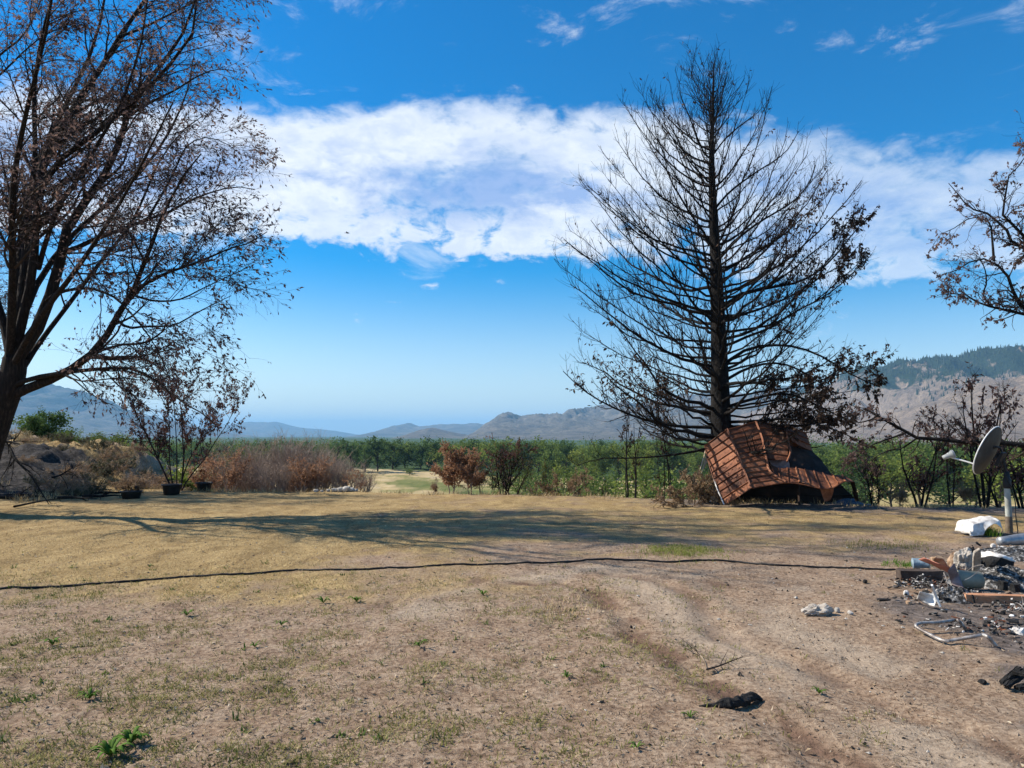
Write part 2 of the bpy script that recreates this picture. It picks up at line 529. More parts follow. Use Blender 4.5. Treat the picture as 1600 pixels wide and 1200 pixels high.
    val = ramp_node(nt, nv.outputs[0], [(0.33, (0.11, 0.13, 0.035)), (0.43, (0.22, 0.20, 0.075)), (0.50, (0.40, 0.30, 0.15)), (0.60, (0.47, 0.37, 0.21)), (0.70, (0.20, 0.17, 0.12))])
    x = nnode(nt, 'ShaderNodeMix', data_type='RGBA')
    L(at_.outputs['Alpha'], x.inputs[0]); L(c, x.inputs[6]); L(val.outputs[0], x.inputs[7])
    fw = nnode(nt, 'ShaderNodeAttribute'); fw.attribute_name = 'far_wood'
    nw = noise_node(nt, P, 0.02, 6, 0.7)
    fwc = ramp_node(nt, nw.outputs[0], [(0.35, (0.025, 0.045, 0.016)), (0.55, (0.05, 0.08, 0.025)), (0.72, (0.12, 0.13, 0.05))])
    x2 = nnode(nt, 'ShaderNodeMix', data_type='RGBA'); L(fw.outputs['Fac'], x2.inputs[0]); L(x.outputs[2], x2.inputs[6]); L(fwc.outputs[0], x2.inputs[7])
    L(x2.outputs[2], b.inputs['Base Color'])
    b.inputs['Roughness'].default_value = 0.95
    b.inputs['Specular IOR Level'].default_value = 0.1
    bp = nnode(nt, 'ShaderNodeBump'); bp.inputs['Strength'].default_value = 0.9; bp.inputs['Distance'].default_value = 0.025
    L(nf.outputs[0], bp.inputs['Height'])
    bp2 = nnode(nt, 'ShaderNodeBump'); bp2.inputs['Strength'].default_value = 0.7; bp2.inputs['Distance'].default_value = 0.012
    L(ns.outputs[0], bp2.inputs['Height']); L(bp.outputs[0], bp2.inputs['Normal'])
    L(bp2.outputs[0], b.inputs['Normal'])
    return m

ground = build_ground()

# ================================================================ MOUNTAINS across the valley
def rock_material(name, stops, forest=None, fscale=0.004, fthr=0.55, scale=0.006):
    m, nt, b, out = mat_nodes(name)
    L = nt.links.new
    t = nnode(nt, 'ShaderNodeTexCoord'); P = t.outputs['Object']
    n = noise_node(nt, P, scale, 8, 0.65, 0.5)
    r = ramp_node(nt, n.outputs[0], stops)
    c = r.outputs[0]
    if forest:
        n2 = noise_node(nt, P, fscale, 7, 0.7, 0.6)
        gz = nnode(nt, 'ShaderNodeSeparateXYZ'); L(P, gz.inputs[0])
        hz = nnode(nt, 'ShaderNodeMapRange'); L(gz.outputs[2], hz.inputs[0])
        hz.inputs[1].default_value = forest[1]; hz.inputs[2].default_value = forest[2]; hz.inputs[3].default_value = -0.28; hz.inputs[4].default_value = 0.10
        s = nnode(nt, 'ShaderNodeMath', operation='ADD'); L(n2.outputs[0], s.inputs[0]); L(hz.outputs[0], s.inputs[1])
        mr = nnode(nt, 'ShaderNodeMapRange'); L(s.outputs[0], mr.inputs[0]); mr.inputs[1].default_value = fthr - 0.03; mr.inputs[2].default_value = fthr + 0.03
        x = nnode(nt, 'ShaderNodeMix', data_type='RGBA'); L(mr.outputs[0], x.inputs[0]); L(c, x.inputs[6]); x.inputs[7].default_value = (*forest[0], 1)
        c = x.outputs[2]
    nfine = noise_node(nt, P, scale * 7, 8, 0.7, 0.4)
    rf = ramp_node(nt, nfine.outputs[0], [(0.34, (0.45, 0.45, 0.45)), (0.5, (0.9, 0.9, 0.9)), (0.66, (1.25, 1.22, 1.18))])
    mf = nnode(nt, 'ShaderNodeMix', data_type='RGBA', blend_type='MULTIPLY'); mf.inputs[0].default_value = 1
    L(c, mf.inputs[6]); L(rf.outputs[0], mf.inputs[7]); L(mf.outputs[2], b.inputs['Base Color'])
    bpm = nnode(nt, 'ShaderNodeBump'); bpm.inputs['Strength'].default_value = 0.8; bpm.inputs['Distance'].default_value = 0.12 / scale
    L(nfine.outputs[0], bpm.inputs['Height']); L(bpm.outputs[0], b.inputs['Normal'])
    b.inputs['Roughness'].default_value = 1.0
    b.inputs['Specular IOR Level'].default_value = 0.05
    return m

def mountain(name, label, crest, depth_front, depth_back, mat, rough, seed, nx=220, ny=70, freq=1.0):
    """crest: list of (px, py, Y) surveyed on the skyline; the flanks fall to the valley in front and behind"""
    pts = [at(*c) for c in crest]
    cx = np.array([p.x for p in pts]); cy = np.array([p.y for p in pts]); cz = np.array([p.z for p in pts])
    xs = np.linspace(cx[0], cx[-1], nx)
    X = np.repeat(xs[:, None], ny, 1)
    yc = np.interp(xs, cx, cy)[:, None]
    zc = np.interp(xs, cx, cz)[:, None]
    s = np.linspace(-1, 1, ny)[None, :]
    s = np.sign(s) * np.abs(s) ** 1.3
    Y = yc + np.where(s < 0, s * depth_front, s * depth_back)
    span = depth_front
    f = freq / span
    prof = np.where(s < 0, (1 + s) ** 1.25, (1 - s) ** 1.1)
    base = VALLEY - 6.0
    rid = 1 - np.abs(2 * fbm(X * f * 5.0, Y * f * 2.2, 7, seed, 0.6) - 1)
    rid2 = 1 - np.abs(2 * fbm(X * f * 14, Y * f * 6, 5, seed + 9, 0.55) - 1)
    mod = (rid - 0.72) * rough + (rid2 - 0.75) * rough * 0.45
    h = (zc - base)
    Z = base + h * prof * (1 + mod * np.clip(4 * prof * (1.12 - prof), 0, 1)) + h * 0.10 * rough * (fbm(X * f * 9, Y * f * 9, 5, seed + 3) - 0.5) * np.clip(prof * 3, 0, 1)
    V = np.stack([X, Y, Z], -1).reshape(-1, 3)
    i = (np.arange(nx - 1)[:, None] * ny + np.arange(ny - 1)[None, :]).ravel()
    me = np_mesh(name, V, np.stack([i, i + ny, i + ny + 1, i + 1], 1), mat)
    o = part(name, me)
    tag(o, label, None, None, 'structure')
    return o, (X, Y, Z)

R_TAN = [(0.30, (0.12, 0.098, 0.082)), (0.5, (0.21, 0.165, 0.13)), (0.7, (0.30, 0.235, 0.18))]
R_GREY = [(0.30, (0.07, 0.068, 0.06)), (0.5, (0.14, 0.125, 0.105)), (0.7, (0.22, 0.19, 0.155))]
m_right = rock_material('sage_slope', R_TAN, ((0.022, 0.036, 0.022), 30, 260), 0.0060, 0.50, 0.012)
m_mid = rock_material('rocky_slope', R_GREY, ((0.045, 0.06, 0.04), 60, 300), 0.004, 0.60, 0.008)
m_far = rock_material('far_slope', R_GREY, None, scale=0.002)
mt_right, GR = mountain('mountain', 'tan and grey hillside with dark forest patches on the right',
    [(1050, 700, 3400), (1130, 672, 3300), (1200, 640, 3200), (1270, 612, 3100), (1330, 590, 3000), (1380, 581, 2900), (1430, 579, 2850), (1480, 571, 2800), (1530, 567, 2800), (1600, 564, 2800), (1680, 559, 2800), (1800, 552, 2800), (2100, 560, 2800), (2500, 640, 2800)],
    2100, 1500, m_right, 0.85, 3, 360, 115, 1.8)
mountain('foothill', 'lower tan spur in front of the right hillside',
    [(1180, 690, 2000), (1300, 668, 1950), (1380, 650, 1900), (1460, 628, 1850), (1520, 608, 1800), (1600, 588, 1750), (1720, 560, 1700), (1900, 560, 1700), (2200, 600, 1700)],
    1000, 700, rock_material('spur_slope', R_TAN, ((0.05, 0.06, 0.035), 0, 400), 0.012, 0.66, 0.02), 0.5, 13, 220, 70, 1.2)
mountain('mountain', 'grey blue rocky ridge in the middle distance behind the burnt conifer',
    [(690, 694, 5200), (740, 680, 5200), (765, 662, 5200), (780, 651, 5200), (800, 649, 5200), (815, 652, 5200), (850, 650, 5100), (872, 646, 5100), (900, 645, 5100), (960, 636, 5000), (1020, 630, 5000), (1100, 622, 5000), (1200, 615, 5000), (1350, 605, 5000), (1500, 600, 5000)],
    2600, 1500, m_mid, 0.85, 23, 310, 100, 1.8)
mountain('foothill', 'small rounded hill below the blue peaks',
    [(610, 694, 4300), (640, 680, 4300), (660, 671, 4300), (678, 669, 4300), (700, 674, 4300), (730, 680, 4300), (780, 690, 4300), (820, 695, 4300)],
    1200, 700, m_mid, 0.5, 33, 120, 50)
mountain('mountain', 'blue peaks far up the valley',
    [(560, 694, 9500), (595, 680, 9500), (620, 665, 9500), (640, 662, 9500), (655, 667, 9500), (680, 664, 9500), (720, 663, 9500), (745, 662, 9500), (780, 668, 9500), (850, 690, 9500)],
    3000, 2000, m_far, 0.4, 43, 160, 50)
mountain('mountain', 'pale blue ridge closing the valley behind the brown thicket',
    [(250, 692, 13000), (330, 672, 13000), (390, 660, 13000), (430, 660, 13000), (470, 668, 13000), (520, 673, 13000), (560, 680, 13000), (600, 690, 13000), (640, 696, 13000)],
    3500, 2500, m_far, 0.35, 53, 160, 50)
mountain('mountain', 'broad hazy blue mountain on the left behind the big tree',
    [(-500, 640, 6500), (-250, 615, 6500), (-80, 620, 6500), (0, 630, 6500), (40, 612, 6500), (85, 604, 6500), (130, 615, 6500), (170, 632, 6500), (215, 648, 6500), (260, 660, 6500), (320, 676, 6500), (400, 694, 6500)],
    3000, 2000, m_mid, 0.55, 63, 240, 80, 1.4)

# conifers scattered over the right hillside, too many and too far to count
def build_hill_forest():
    rng = np.random.default_rng(5)
    X, Y, Z = GR
    nx, ny = X.shape
    n = 14000
    a = rng.random(n) * (nx - 1.01); b = (0.14 + 0.42 * rng.random(n)) * (ny - 1.01)
    i, j = a.astype(int), b.astype(int)
    fa, fb = a - i, b - j
    def bl(A):
        return (A[i, j] * (1 - fa) + A[i + 1, j] * fa) * (1 - fb) + (A[i, j + 1] * (1 - fa) + A[i + 1, j + 1] * fa) * fb
    x, y, z = bl(X), bl(Y), bl(Z)
    dens = fbm(x * 0.0035, y * 0.003, 5, 77) + sstep(z, 60, 330) * 0.36
    keep = dens > 0.66
    x, y, z = x[keep], y[keep], z[keep]
    n = len(x)
    hgt = 9 + 9 * rng.random(n); r = hgt * (0.2 + 0.1 * rng.random(n))
    ang = np.arange(5) * 2 * math.pi / 5
    V = np.zeros((n, 6, 3))
    V[:, :5, 0] = x[:, None] + r[:, None] * np.cos(ang); V[:, :5, 1] = y[:, None] + r[:, None] * np.sin(ang); V[:, :5, 2] = (z - 2)[:, None]
    V[:, 5] = np.stack([x, y, z + hgt], 1)
    k = np.arange(5)
    f = np.stack([k, (k + 1) % 5, np.full(5, 5)], 1)
    Fc = (np.arange(n)[:, None, None] * 6 + f[None]).reshape(-1, 3)
    me = np_mesh('hill_forest', V.reshape(-1, 3), Fc, simple('far_conifer', [(0.3, (0.02, 0.032, 0.02)), (0.7, (0.045, 0.06, 0.033))], 0.02), False)
    o = part('hill_forest', me)
    tag(o, 'dark conifer forest scattered over the right hillside', 'forest', None, 'stuff')
build_hill_forest()

# ---------------------------------------------------------------- the hazy valley air
def build_haze():
    bm = bmesh.new()
    bmesh.ops.create_cube(bm, size=1.0)
    me = bpy.data.meshes.new('haze')
    bm.to_mesh(me); bm.free()
    o = part('haze', me)
    o.scale = (64000, 60000, 640)
    o.location = (0, 0, 640 / 2 - 40)
    m = bpy.data.materials.new('haze_air'); m.use_nodes = True
    nt = m.node_tree; nt.nodes.clear()
    out = nt.nodes.new('ShaderNodeOutputMaterial')
    v = nt.nodes.new('ShaderNodeVolumePrincipled')
    v.inputs['Color'].default_value = (0.32, 0.65, 1.0, 1)
    v.inputs['Density'].default_value = HAZE_DENSITY
    v.inputs['Anisotropy'].default_value = 0.0
    nt.links.new(v.outputs[0], out.inputs['Volume'])
    me.materials.append(m)
    tag(o, 'thin bluish haze filling the valley air', 'haze', None, 'stuff')
HAZE_DENSITY = 8e-5
build_haze()
# ================================================================ BRANCHING TOOLS (all vectorised)
def norm(v):
    return v / np.maximum(np.linalg.norm(v, axis=-1, keepdims=True), 1e-9)

def resample(poly, K):
    poly = np.asarray(poly, dtype=np.float64)
    # smooth with Catmull-Rom, then even spacing
    P = np.vstack([2 * poly[0] - poly[1], poly, 2 * poly[-1] - poly[-2]])
    out = []
    for i in range(1, len(P) - 2):
        for t in np.linspace(0, 1, 8, endpoint=False):
            a, b, c, d = P[i - 1], P[i], P[i + 1], P[i + 2]
            out.append(0.5 * ((2 * b) + (-a + c) * t + (2 * a - 5 * b + 4 * c - d) * t * t + (-a + 3 * b - 3 * c + d) * t ** 3))
    out.append(P[-2])
    out = np.array(out)
    s = np.concatenate([[0], np.cumsum(np.linalg.norm(np.diff(out, axis=0), axis=1))])
    q = np.linspace(0, s[-1], K)
    return np.stack([np.interp(q, s, out[:, k]) for k in range(out.shape[1])], 1)

class Geo:
    """collects vertices and faces, builds one mesh"""
    def __init__(self):
        self.v = []; self.f3 = []; self.f4 = []; self.n = 0
    def add(self, v, f):
        v = np.asarray(v, dtype=np.float32).reshape(-1, 3); f = np.asarray(f, dtype=np.int64)
        if not len(v):
            return
        (self.f3 if f.shape[1] == 3 else self.f4).append(f + self.n)
        self.v.append(v); self.n += len(v)
    def tubes(self, P, R, sides):
        """P (N,K,3), R (N,K)"""
        N, K, _ = P.shape
        if N == 0:
            return
        T = np.empty_like(P)
        T[:, 1:-1] = P[:, 2:] - P[:, :-2]; T[:, 0] = P[:, 1] - P[:, 0]; T[:, -1] = P[:, -1] - P[:, -2]
        T = norm(T)
        ref = np.zeros((N, 1, 3)); ref[..., 0] = 1
        m = np.abs(T[:, :1, 0]).mean(1) > 0.75
        ref[m] = (0, 1, 0)
        A = norm(np.cross(T, np.broadcast_to(ref, T.shape))); B = np.cross(T, A)
        ang = np.arange(sides) * 2 * math.pi / sides
        V = P[:, :, None, :] + R[:, :, None, None] * (np.cos(ang)[None, None, :, None] * A[:, :, None, :] + np.sin(ang)[None, None, :, None] * B[:, :, None, :])
        base = (np.arange(N) * K * sides)[:, None, None] + (np.arange(K - 1) * sides)[None, :, None]
        s = np.arange(sides)[None, None, :]; s2 = (np.arange(sides) + 1)[None, None, :] % sides
        Fq = np.stack([base + s, base + s2, base + sides + s2, base + sides + s], -1).reshape(-1, 4)
        self.add(V, Fq)
    def leaves(self, pos, axis, size, rng, width=0.45, fold=0.25):
        """folded diamond leaves: pos (N,3), axis (N,3) unit, size (N,)"""
        N = len(pos)
        if N == 0:
            return
        r = norm(rng.normal(size=(N, 3)))
        side = norm(np.cross(axis, r)); nrm = np.cross(axis, side)
        L = size[:, None]
        mid = pos + axis * L * 0.45
        V = np.stack([pos, mid + side * L * width * 0.5 + nrm * L * fold * 0.3, pos + axis * L, mid - side * L * width * 0.5 + nrm * L * fold * 0.3], 1)
        b = np.arange(N) * 4
        self.add(V, np.stack([b, b + 1, b + 2, b + 3], 1))
    def mesh(self, name, mat, smooth=True):
        if not self.v:
            self.v = [np.zeros((3, 3))]; self.f3 = [np.array([[0, 1, 2]])]
        fs = []
        if self.f3: fs.append(np.concatenate(self.f3))
        if self.f4: fs.append(np.concatenate(self.f4))
        return np_mesh(name, np.concatenate(self.v), fs, mat, smooth)

def spawn(P, R, n, rng, tmin=0.2, tmax=1.0, length=1.0, lvar=0.4, taper=0.5, angle=45, avar=15, bias=(0, 0, 0.2), curve=(0, 0, 0.1),
          wob=0.15, K=6, rr=0.55, rmin=0.004, tip=0.3, by_len=True, away=None):
    """n children sprouting from polylines P (N,K,3), R (N,K)"""
    N, Kp, _ = P.shape
    seg = np.linalg.norm(np.diff(P, axis=1), axis=2).sum(1)
    w = seg / seg.sum() if by_len else np.full(N, 1.0 / N)
    idx = rng.choice(N, size=n, p=w)
    t = tmin + (tmax - tmin) * rng.random(n)
    q = t * (Kp - 1); i = np.minimum(q.astype(int), Kp - 2); f = (q - i)[:, None]
    p0 = P[idx, i] * (1 - f) + P[idx, i + 1] * f
    T = norm(P[idx, i + 1] - P[idx, i])
    r0 = R[idx, i] * (1 - f[:, 0]) + R[idx, i + 1] * f[:, 0]
    a = np.radians(angle + avar * rng.normal(size=n))
    per = norm(np.cross(T, rng.normal(size=(n, 3))))
    if away is not None:
        per = norm(per + 0.6 * norm(p0 - np.asarray(away)))
        per = norm(per - (per * T).sum(1, keepdims=True) * T)
    d = np.cos(a)[:, None] * T + np.sin(a)[:, None] * per + np.asarray(bias)
    d = norm(d)
    L = length * (1 - taper * t) * np.clip(1 + lvar * rng.normal(size=n), 0.3, 2.2)
    st = (L / (K - 1))[:, None]
    C = np.empty((n, K, 3)); C[:, 0] = p0
    for k in range(1, K):
        C[:, k] = C[:, k - 1] + d * st
        d = norm(d + np.asarray(curve) + wob * rng.normal(size=(n, 3)))
    rb = np.maximum(np.minimum(r0 * rr, r0 * 0.95), rmin)
    Rc = rb[:, None] * (1 - (1 - tip) * np.linspace(0, 1, K)[None, :])
    return C, np.maximum(Rc, rmin * 0.6)

def along(P, n, rng, tmin=0.2, tmax=1.0):
    N, K, _ = P.shape
    idx = rng.integers(0, N, n)
    q = (tmin + (tmax - tmin) * rng.random(n)) * (K - 1)
    i = np.minimum(q.astype(int), K - 2); f = (q - i)[:, None]
    return P[idx, i] * (1 - f) + P[idx, i + 1] * f, norm(P[idx, i + 1] - P[idx, i])

def limb(px_pts, depth0, depth1, r0, r1, K=14):
    """a limb surveyed in the photograph; depth runs from depth0 to depth1 along it"""
    n = len(px_pts)
    P = [tuple(at(a, b, depth0 + (depth1 - depth0) * i / (n - 1))) for i, (a, b) in enumerate(px_pts)]
    C = resample(P, K)
    R = r0 + (r1 - r0) * np.linspace(0, 1, K) ** 0.85
    return C, R

def stack(limbs):
    return np.stack([l[0] for l in limbs]), np.stack([l[1] for l in limbs])

def finish_tree(name, base, label, cat, group, bits, rz=0.0):
    """bits: list of (part name, Geo, material, smooth, kind); geometry is in world space, the root stands at the base"""
    o = empty(name, base, label, cat, group, rz)
    for nm, g, m, sm, kind in bits:
        g.v = [v - np.asarray(base, dtype=np.float32)[None] for v in g.v]
        p = part(nm, g.mesh(nm, m, sm), o)
        if kind: p['kind'] = kind
    return o

# ---------------------------------------------------------------- vegetation materials
M_BARK = simple('elm_bark', [(0.3, (0.010, 0.008, 0.007)), (0.55, (0.030, 0.022, 0.018)), (0.78, (0.075, 0.056, 0.044))], 7, 0.95, 1.0, 18, stretch=(4, 4, 0.7), bump_dist=.05)
M_CHAR = simple('charred_bark', [(0.3, (0.005, 0.005, 0.005)), (0.55, (0.013, 0.011, 0.010)), (0.8, (0.038, 0.032, 0.028))], 6, 0.85, 1.0, 16, stretch=(2, 2, .8), bump_dist=.05)
M_TWIG = simple('twig_bark', [(0.3, (0.022, 0.016, 0.013)), (0.7, (0.060, 0.043, 0.034))], 3, 0.95)
M_CTWIG = simple('burnt_twig', [(0.3, (0.006, 0.005, 0.005)), (0.7, (0.018, 0.014, 0.012))], 3, 0.95)
M_GTWIG = simple('dry_grey_twig', [(0.3, (0.20, 0.15, 0.12)), (0.7, (0.40, 0.31, 0.25))], 2, 0.95)
M_REDBARK = simple('red_burnt_bark', [(0.3, (0.05, 0.022, 0.014)), (0.6, (0.13, 0.055, 0.03)), (0.8, (0.2, 0.1, 0.06))], 5, 0.9, 0.4, 20)
L_BROWN = leaf_mat('scorched_leaf', [(0.22, (0.045, 0.032, 0.030)), (0.45, (0.135, 0.088, 0.078)), (0.72, (0.27, 0.185, 0.155))], 1.2, 0.5)
L_DARK = leaf_mat('burnt_leaf', [(0.25, (0.018, 0.014, 0.011)), (0.5, (0.060, 0.038, 0.026)), (0.75, (0.14, 0.082, 0.052))], 1.2, 0.25)
L_RED = leaf_mat('red_brown_leaf', [(0.25, (0.06, 0.032, 0.028)), (0.5, (0.145, 0.075, 0.06)), (0.75, (0.25, 0.14, 0.105))], 1.2, 0.4)
L_RUST = leaf_mat('rust_leaf', [(0.25, (0.20, 0.105, 0.06)), (0.5, (0.38, 0.215, 0.125)), (0.75, (0.52, 0.34, 0.22))], 1.0, 0.45)
L_TAN = leaf_mat('tan_leaf', [(0.25, (0.16, 0.10, 0.055)), (0.5, (0.31, 0.21, 0.12)), (0.75, (0.45, 0.33, 0.21))], 1.0, 0.35)
L_GREEN = leaf_mat('green_leaf', [(0.25, (0.040, 0.070, 0.016)), (0.5, (0.115, 0.17, 0.036)), (0.75, (0.22, 0.27, 0.065))], 0.35, 0.5)
L_DKGREEN = leaf_mat('dark_green_leaf', [(0.25, (0.022, 0.050, 0.017)), (0.5, (0.065, 0.118, 0.033)), (0.75, (0.13, 0.19, 0.05))], 0.35, 0.45)
L_YGREEN = leaf_mat('yellow_green_leaf', [(0.25, (0.07, 0.10, 0.018)), (0.5, (0.17, 0.22, 0.04)), (0.75, (0.28, 0.31, 0.07))], 0.35, 0.4)
L_SAGE = leaf_mat('sage_leaf', [(0.25, (0.04, 0.045, 0.022)), (0.5, (0.10, 0.10, 0.052)), (0.75, (0.19, 0.175, 0.10))], 1.5, 0.25)
# ================================================================ BIG LEFT TREE
def build_left_tree():
    rng = np.random.default_rng(11)
    D0 = 15.0
    base = onyard(-48, 803); base.z -= 0.15
    trunk = [tuple(base)] + [tuple(at(a, b, D0)) for a, b in [(-30, 720), (-12, 670), (4, 630), (18, 595), (24, 560)]]
    T = resample(trunk, 14); TR = np.interp(np.linspace(0, 1, 14), [0, 0.12, 0.5, 1], [0.46, 0.36, 0.31, 0.22])
    lim = []
    add = lambda pts, dy, r0, r1: lim.append(limb([(a if a < 290 else 290 + (a - 290) * 0.70, b) for a, b in pts], D0, D0 + dy, r0 * 0.72, r1 * 0.8))
    # surveyed limbs (dy = how far the tip swings away from or toward the viewer)
    add([(14, 600), (22, 527), (38, 453), (43, 383), (42, 333), (50, 290), (67, 262), (87, 217), (113, 173), (133, 140), (167, 93), (187, 57), (213, 20), (240, -25), (262, -90), (275, -160)], 1.8, .20, .018)
    add([(42, 333), (50, 285), (55, 250), (55, 217), (53, 150), (58, 100), (67, 50), (80, 0), (86, -60), (100, -150)], -1.0, .085, .015)
    add([(20, 560), (40, 480), (52, 420), (55, 367), (60, 300), (77, 277), (97, 247), (133, 220), (167, 193), (200, 167), (227, 143), (247, 117), (277, 90), (300, 63), (313, 27), (317, -15), (322, -70)], -1.6, .15, .014)
    add([(26, 560), (48, 534), (73, 479), (92, 417), (97, 383), (113, 340), (140, 307), (167, 267), (183, 230), (197, 197), (203, 170), (217, 147), (235, 118), (253, 100), (287, 50), (307, 10), (330, -40)], 0.6, .19, .016)
    add([(30, 585), (55, 545), (73, 520), (110, 472), (154, 413), (176, 387), (205, 350), (228, 300), (250, 250), (285, 205), (330, 180)], 2.6, .085, .012)
    add([(60, 420), (67, 393), (90, 327), (113, 293), (133, 262), (157, 217), (185, 170), (205, 120), (222, 60), (230, 0), (240, -80)], -2.4, .075, .012)
    add([(10, 622), (40, 608), (73, 596), (121, 571), (147, 549), (165, 527), (183, 494), (205, 461), (220, 424), (235, 391), (242, 360), (260, 327), (277, 290), (300, 260), (325, 240)], -0.9, .15, .014)
    add([(205, 461), (225, 445), (257, 428), (304, 413), (350, 400), (390, 388), (430, 380), (472, 362)], -1.4, .055, .010)
    add([(97, 395), (125, 385), (150, 373), (187, 360), (230, 343), (267, 330), (300, 313), (350, 300), (400, 292), (445, 296)], 1.0, .075, .010)
    add([(15, 608), (44, 593), (103, 582), (165, 576), (205, 576), (238, 591), (268, 615), (293, 633), (323, 644), (352, 660)], -1.8, .080, .010)
    add([(73, 470), (92, 457), (136, 450), (172, 461), (191, 475), (220, 508), (245, 545), (265, 590)], -2.2, .055, .008)
    add([(183, 500), (200, 512), (227, 510), (271, 508), (312, 490), (350, 476), (392, 462)], -0.4, .042, .008)
    add([(205, 460), (240, 470), (280, 468), (330, 450), (385, 432), (428, 418)], 0.8, .035, .008)
    add([(230, 343), (255, 300), (275, 262), (290, 230), (330, 215), (375, 222), (410, 240)], 1.6, .04, .008)
    add([(203, 180), (235, 160), (275, 140), (320, 118), (365, 108), (405, 112)], -0.4, .045, .008)
    add([(187, 57), (220, 45), (270, 20), (320, 0), (360, -10), (400, 5)], 1.8, .045, .008)
    add([(42, 383), (25, 330), (20, 300), (22, 287)], -0.5, .05, .03)       # snapped stub
    add([(18, 560), (5, 500), (-20, 430), (-30, 340), (-60, 250), (-75, 120), (-90, 0)], 1.2, .14, .016)
    add([(0, 600), (-40, 540), (-90, 470), (-150, 400), (-200, 300), (-240, 160)], -1.5, .14, .014)
    add([(-5, 630), (-70, 590), (-150, 540), (-240, 500), (-330, 470)], 1.5, .12, .012)
    add([(-60, 180), (-20, 110), (0, 85), (27, 65), (45, 42), (60, 10), (80, -40)], 0.4, .05, .010)
    add([(-75, 160), (-30, 140), (5, 112), (40, 78), (70, 55), (105, 40)], -0.8, .045, .008)
    add([(20, 540), (30, 420), (40, 330), (70, 230), (110, 150), (150, 60), (170, -40), (190, -150)], 4.5, .13, .014)
    add([(20, 540), (60, 440), (120, 360), (190, 300), (250, 230), (290, 150), (310, 80)], 4.8, .11, .012)
    add([(16, 560), (20, 430), (20, 300), (40, 180), (70, 60), (90, -60)], -4.5, .13, .014)
    add([(16, 580), (60, 500), (120, 420), (180, 330), (230, 240), (270, 160)], -4.2, .10, .012)
    P0, R0 = stack(lim)
    hub = np.array(at(30, 480, D0))
    g_tr = Geo(); g_tr.tubes(T[None], TR[None], 16); g_tr.tubes(P0, R0, 9)
    P1, R1 = spawn(P0, R0, 490, rng, 0.22, 0.97, 1.75, 0.35, 0.66, 42, 14, (0.10, 0, 0.10), (0.02, 0, 0.035), 0.13, 9, 0.45, .006, .3, away=hub)
    P2, R2 = spawn(P1, R1, 3700, rng, 0.15, 1.0, 0.74, 0.35, 0.45, 40, 15, (0.08, 0, 0.0), (0.02, 0, -0.03), 0.16, 7, 0.5, .0036, .4)
    P3, R3 = spawn(P2, R2, 15000, rng, 0.1, 1.0, 0.36, 0.4, 0.4, 38, 15, (0.05, 0, -0.06), (0, 0, -0.10), 0.18, 4, 0.6, .0024, .5)
    g_br = Geo(); g_br.tubes(P1, R1, 5); g_br.tubes(P2, R2, 3)
    g_br.tubes(P3, R3, 3)
    # leaves keep to patches: the fire took some of the crown
    pos, ax = along(P3, 76000, rng, 0.25, 1.0)
    c = fbm(pos[:, 0] * 0.9 + 30, pos[:, 2] * 0.9 + pos[:, 1] * 0.5, 4, 5)
    keep = rng.random(len(pos)) < sstep(c, 0.30, 0.60) * 0.95 + 0.08
    pos, ax = pos[keep], ax[keep]
    ax = norm(ax + np.array([0.1, 0, -0.55]) + 0.55 * rng.normal(size=ax.shape))
    g_lf = Geo(); g_lf.leaves(pos, ax, 0.035 + 0.075 * rng.random(len(pos)) ** 1.6, rng, 0.42)
    return finish_tree('tree', base, 'tall leaning broadleaf tree with scorched brown leaves at the left edge', 'tree', None,
                [('trunk', g_tr, M_BARK, True, None), ('crown', g_br, M_TWIG, True, None), ('foliage', g_lf, L_BROWN, False, None)])

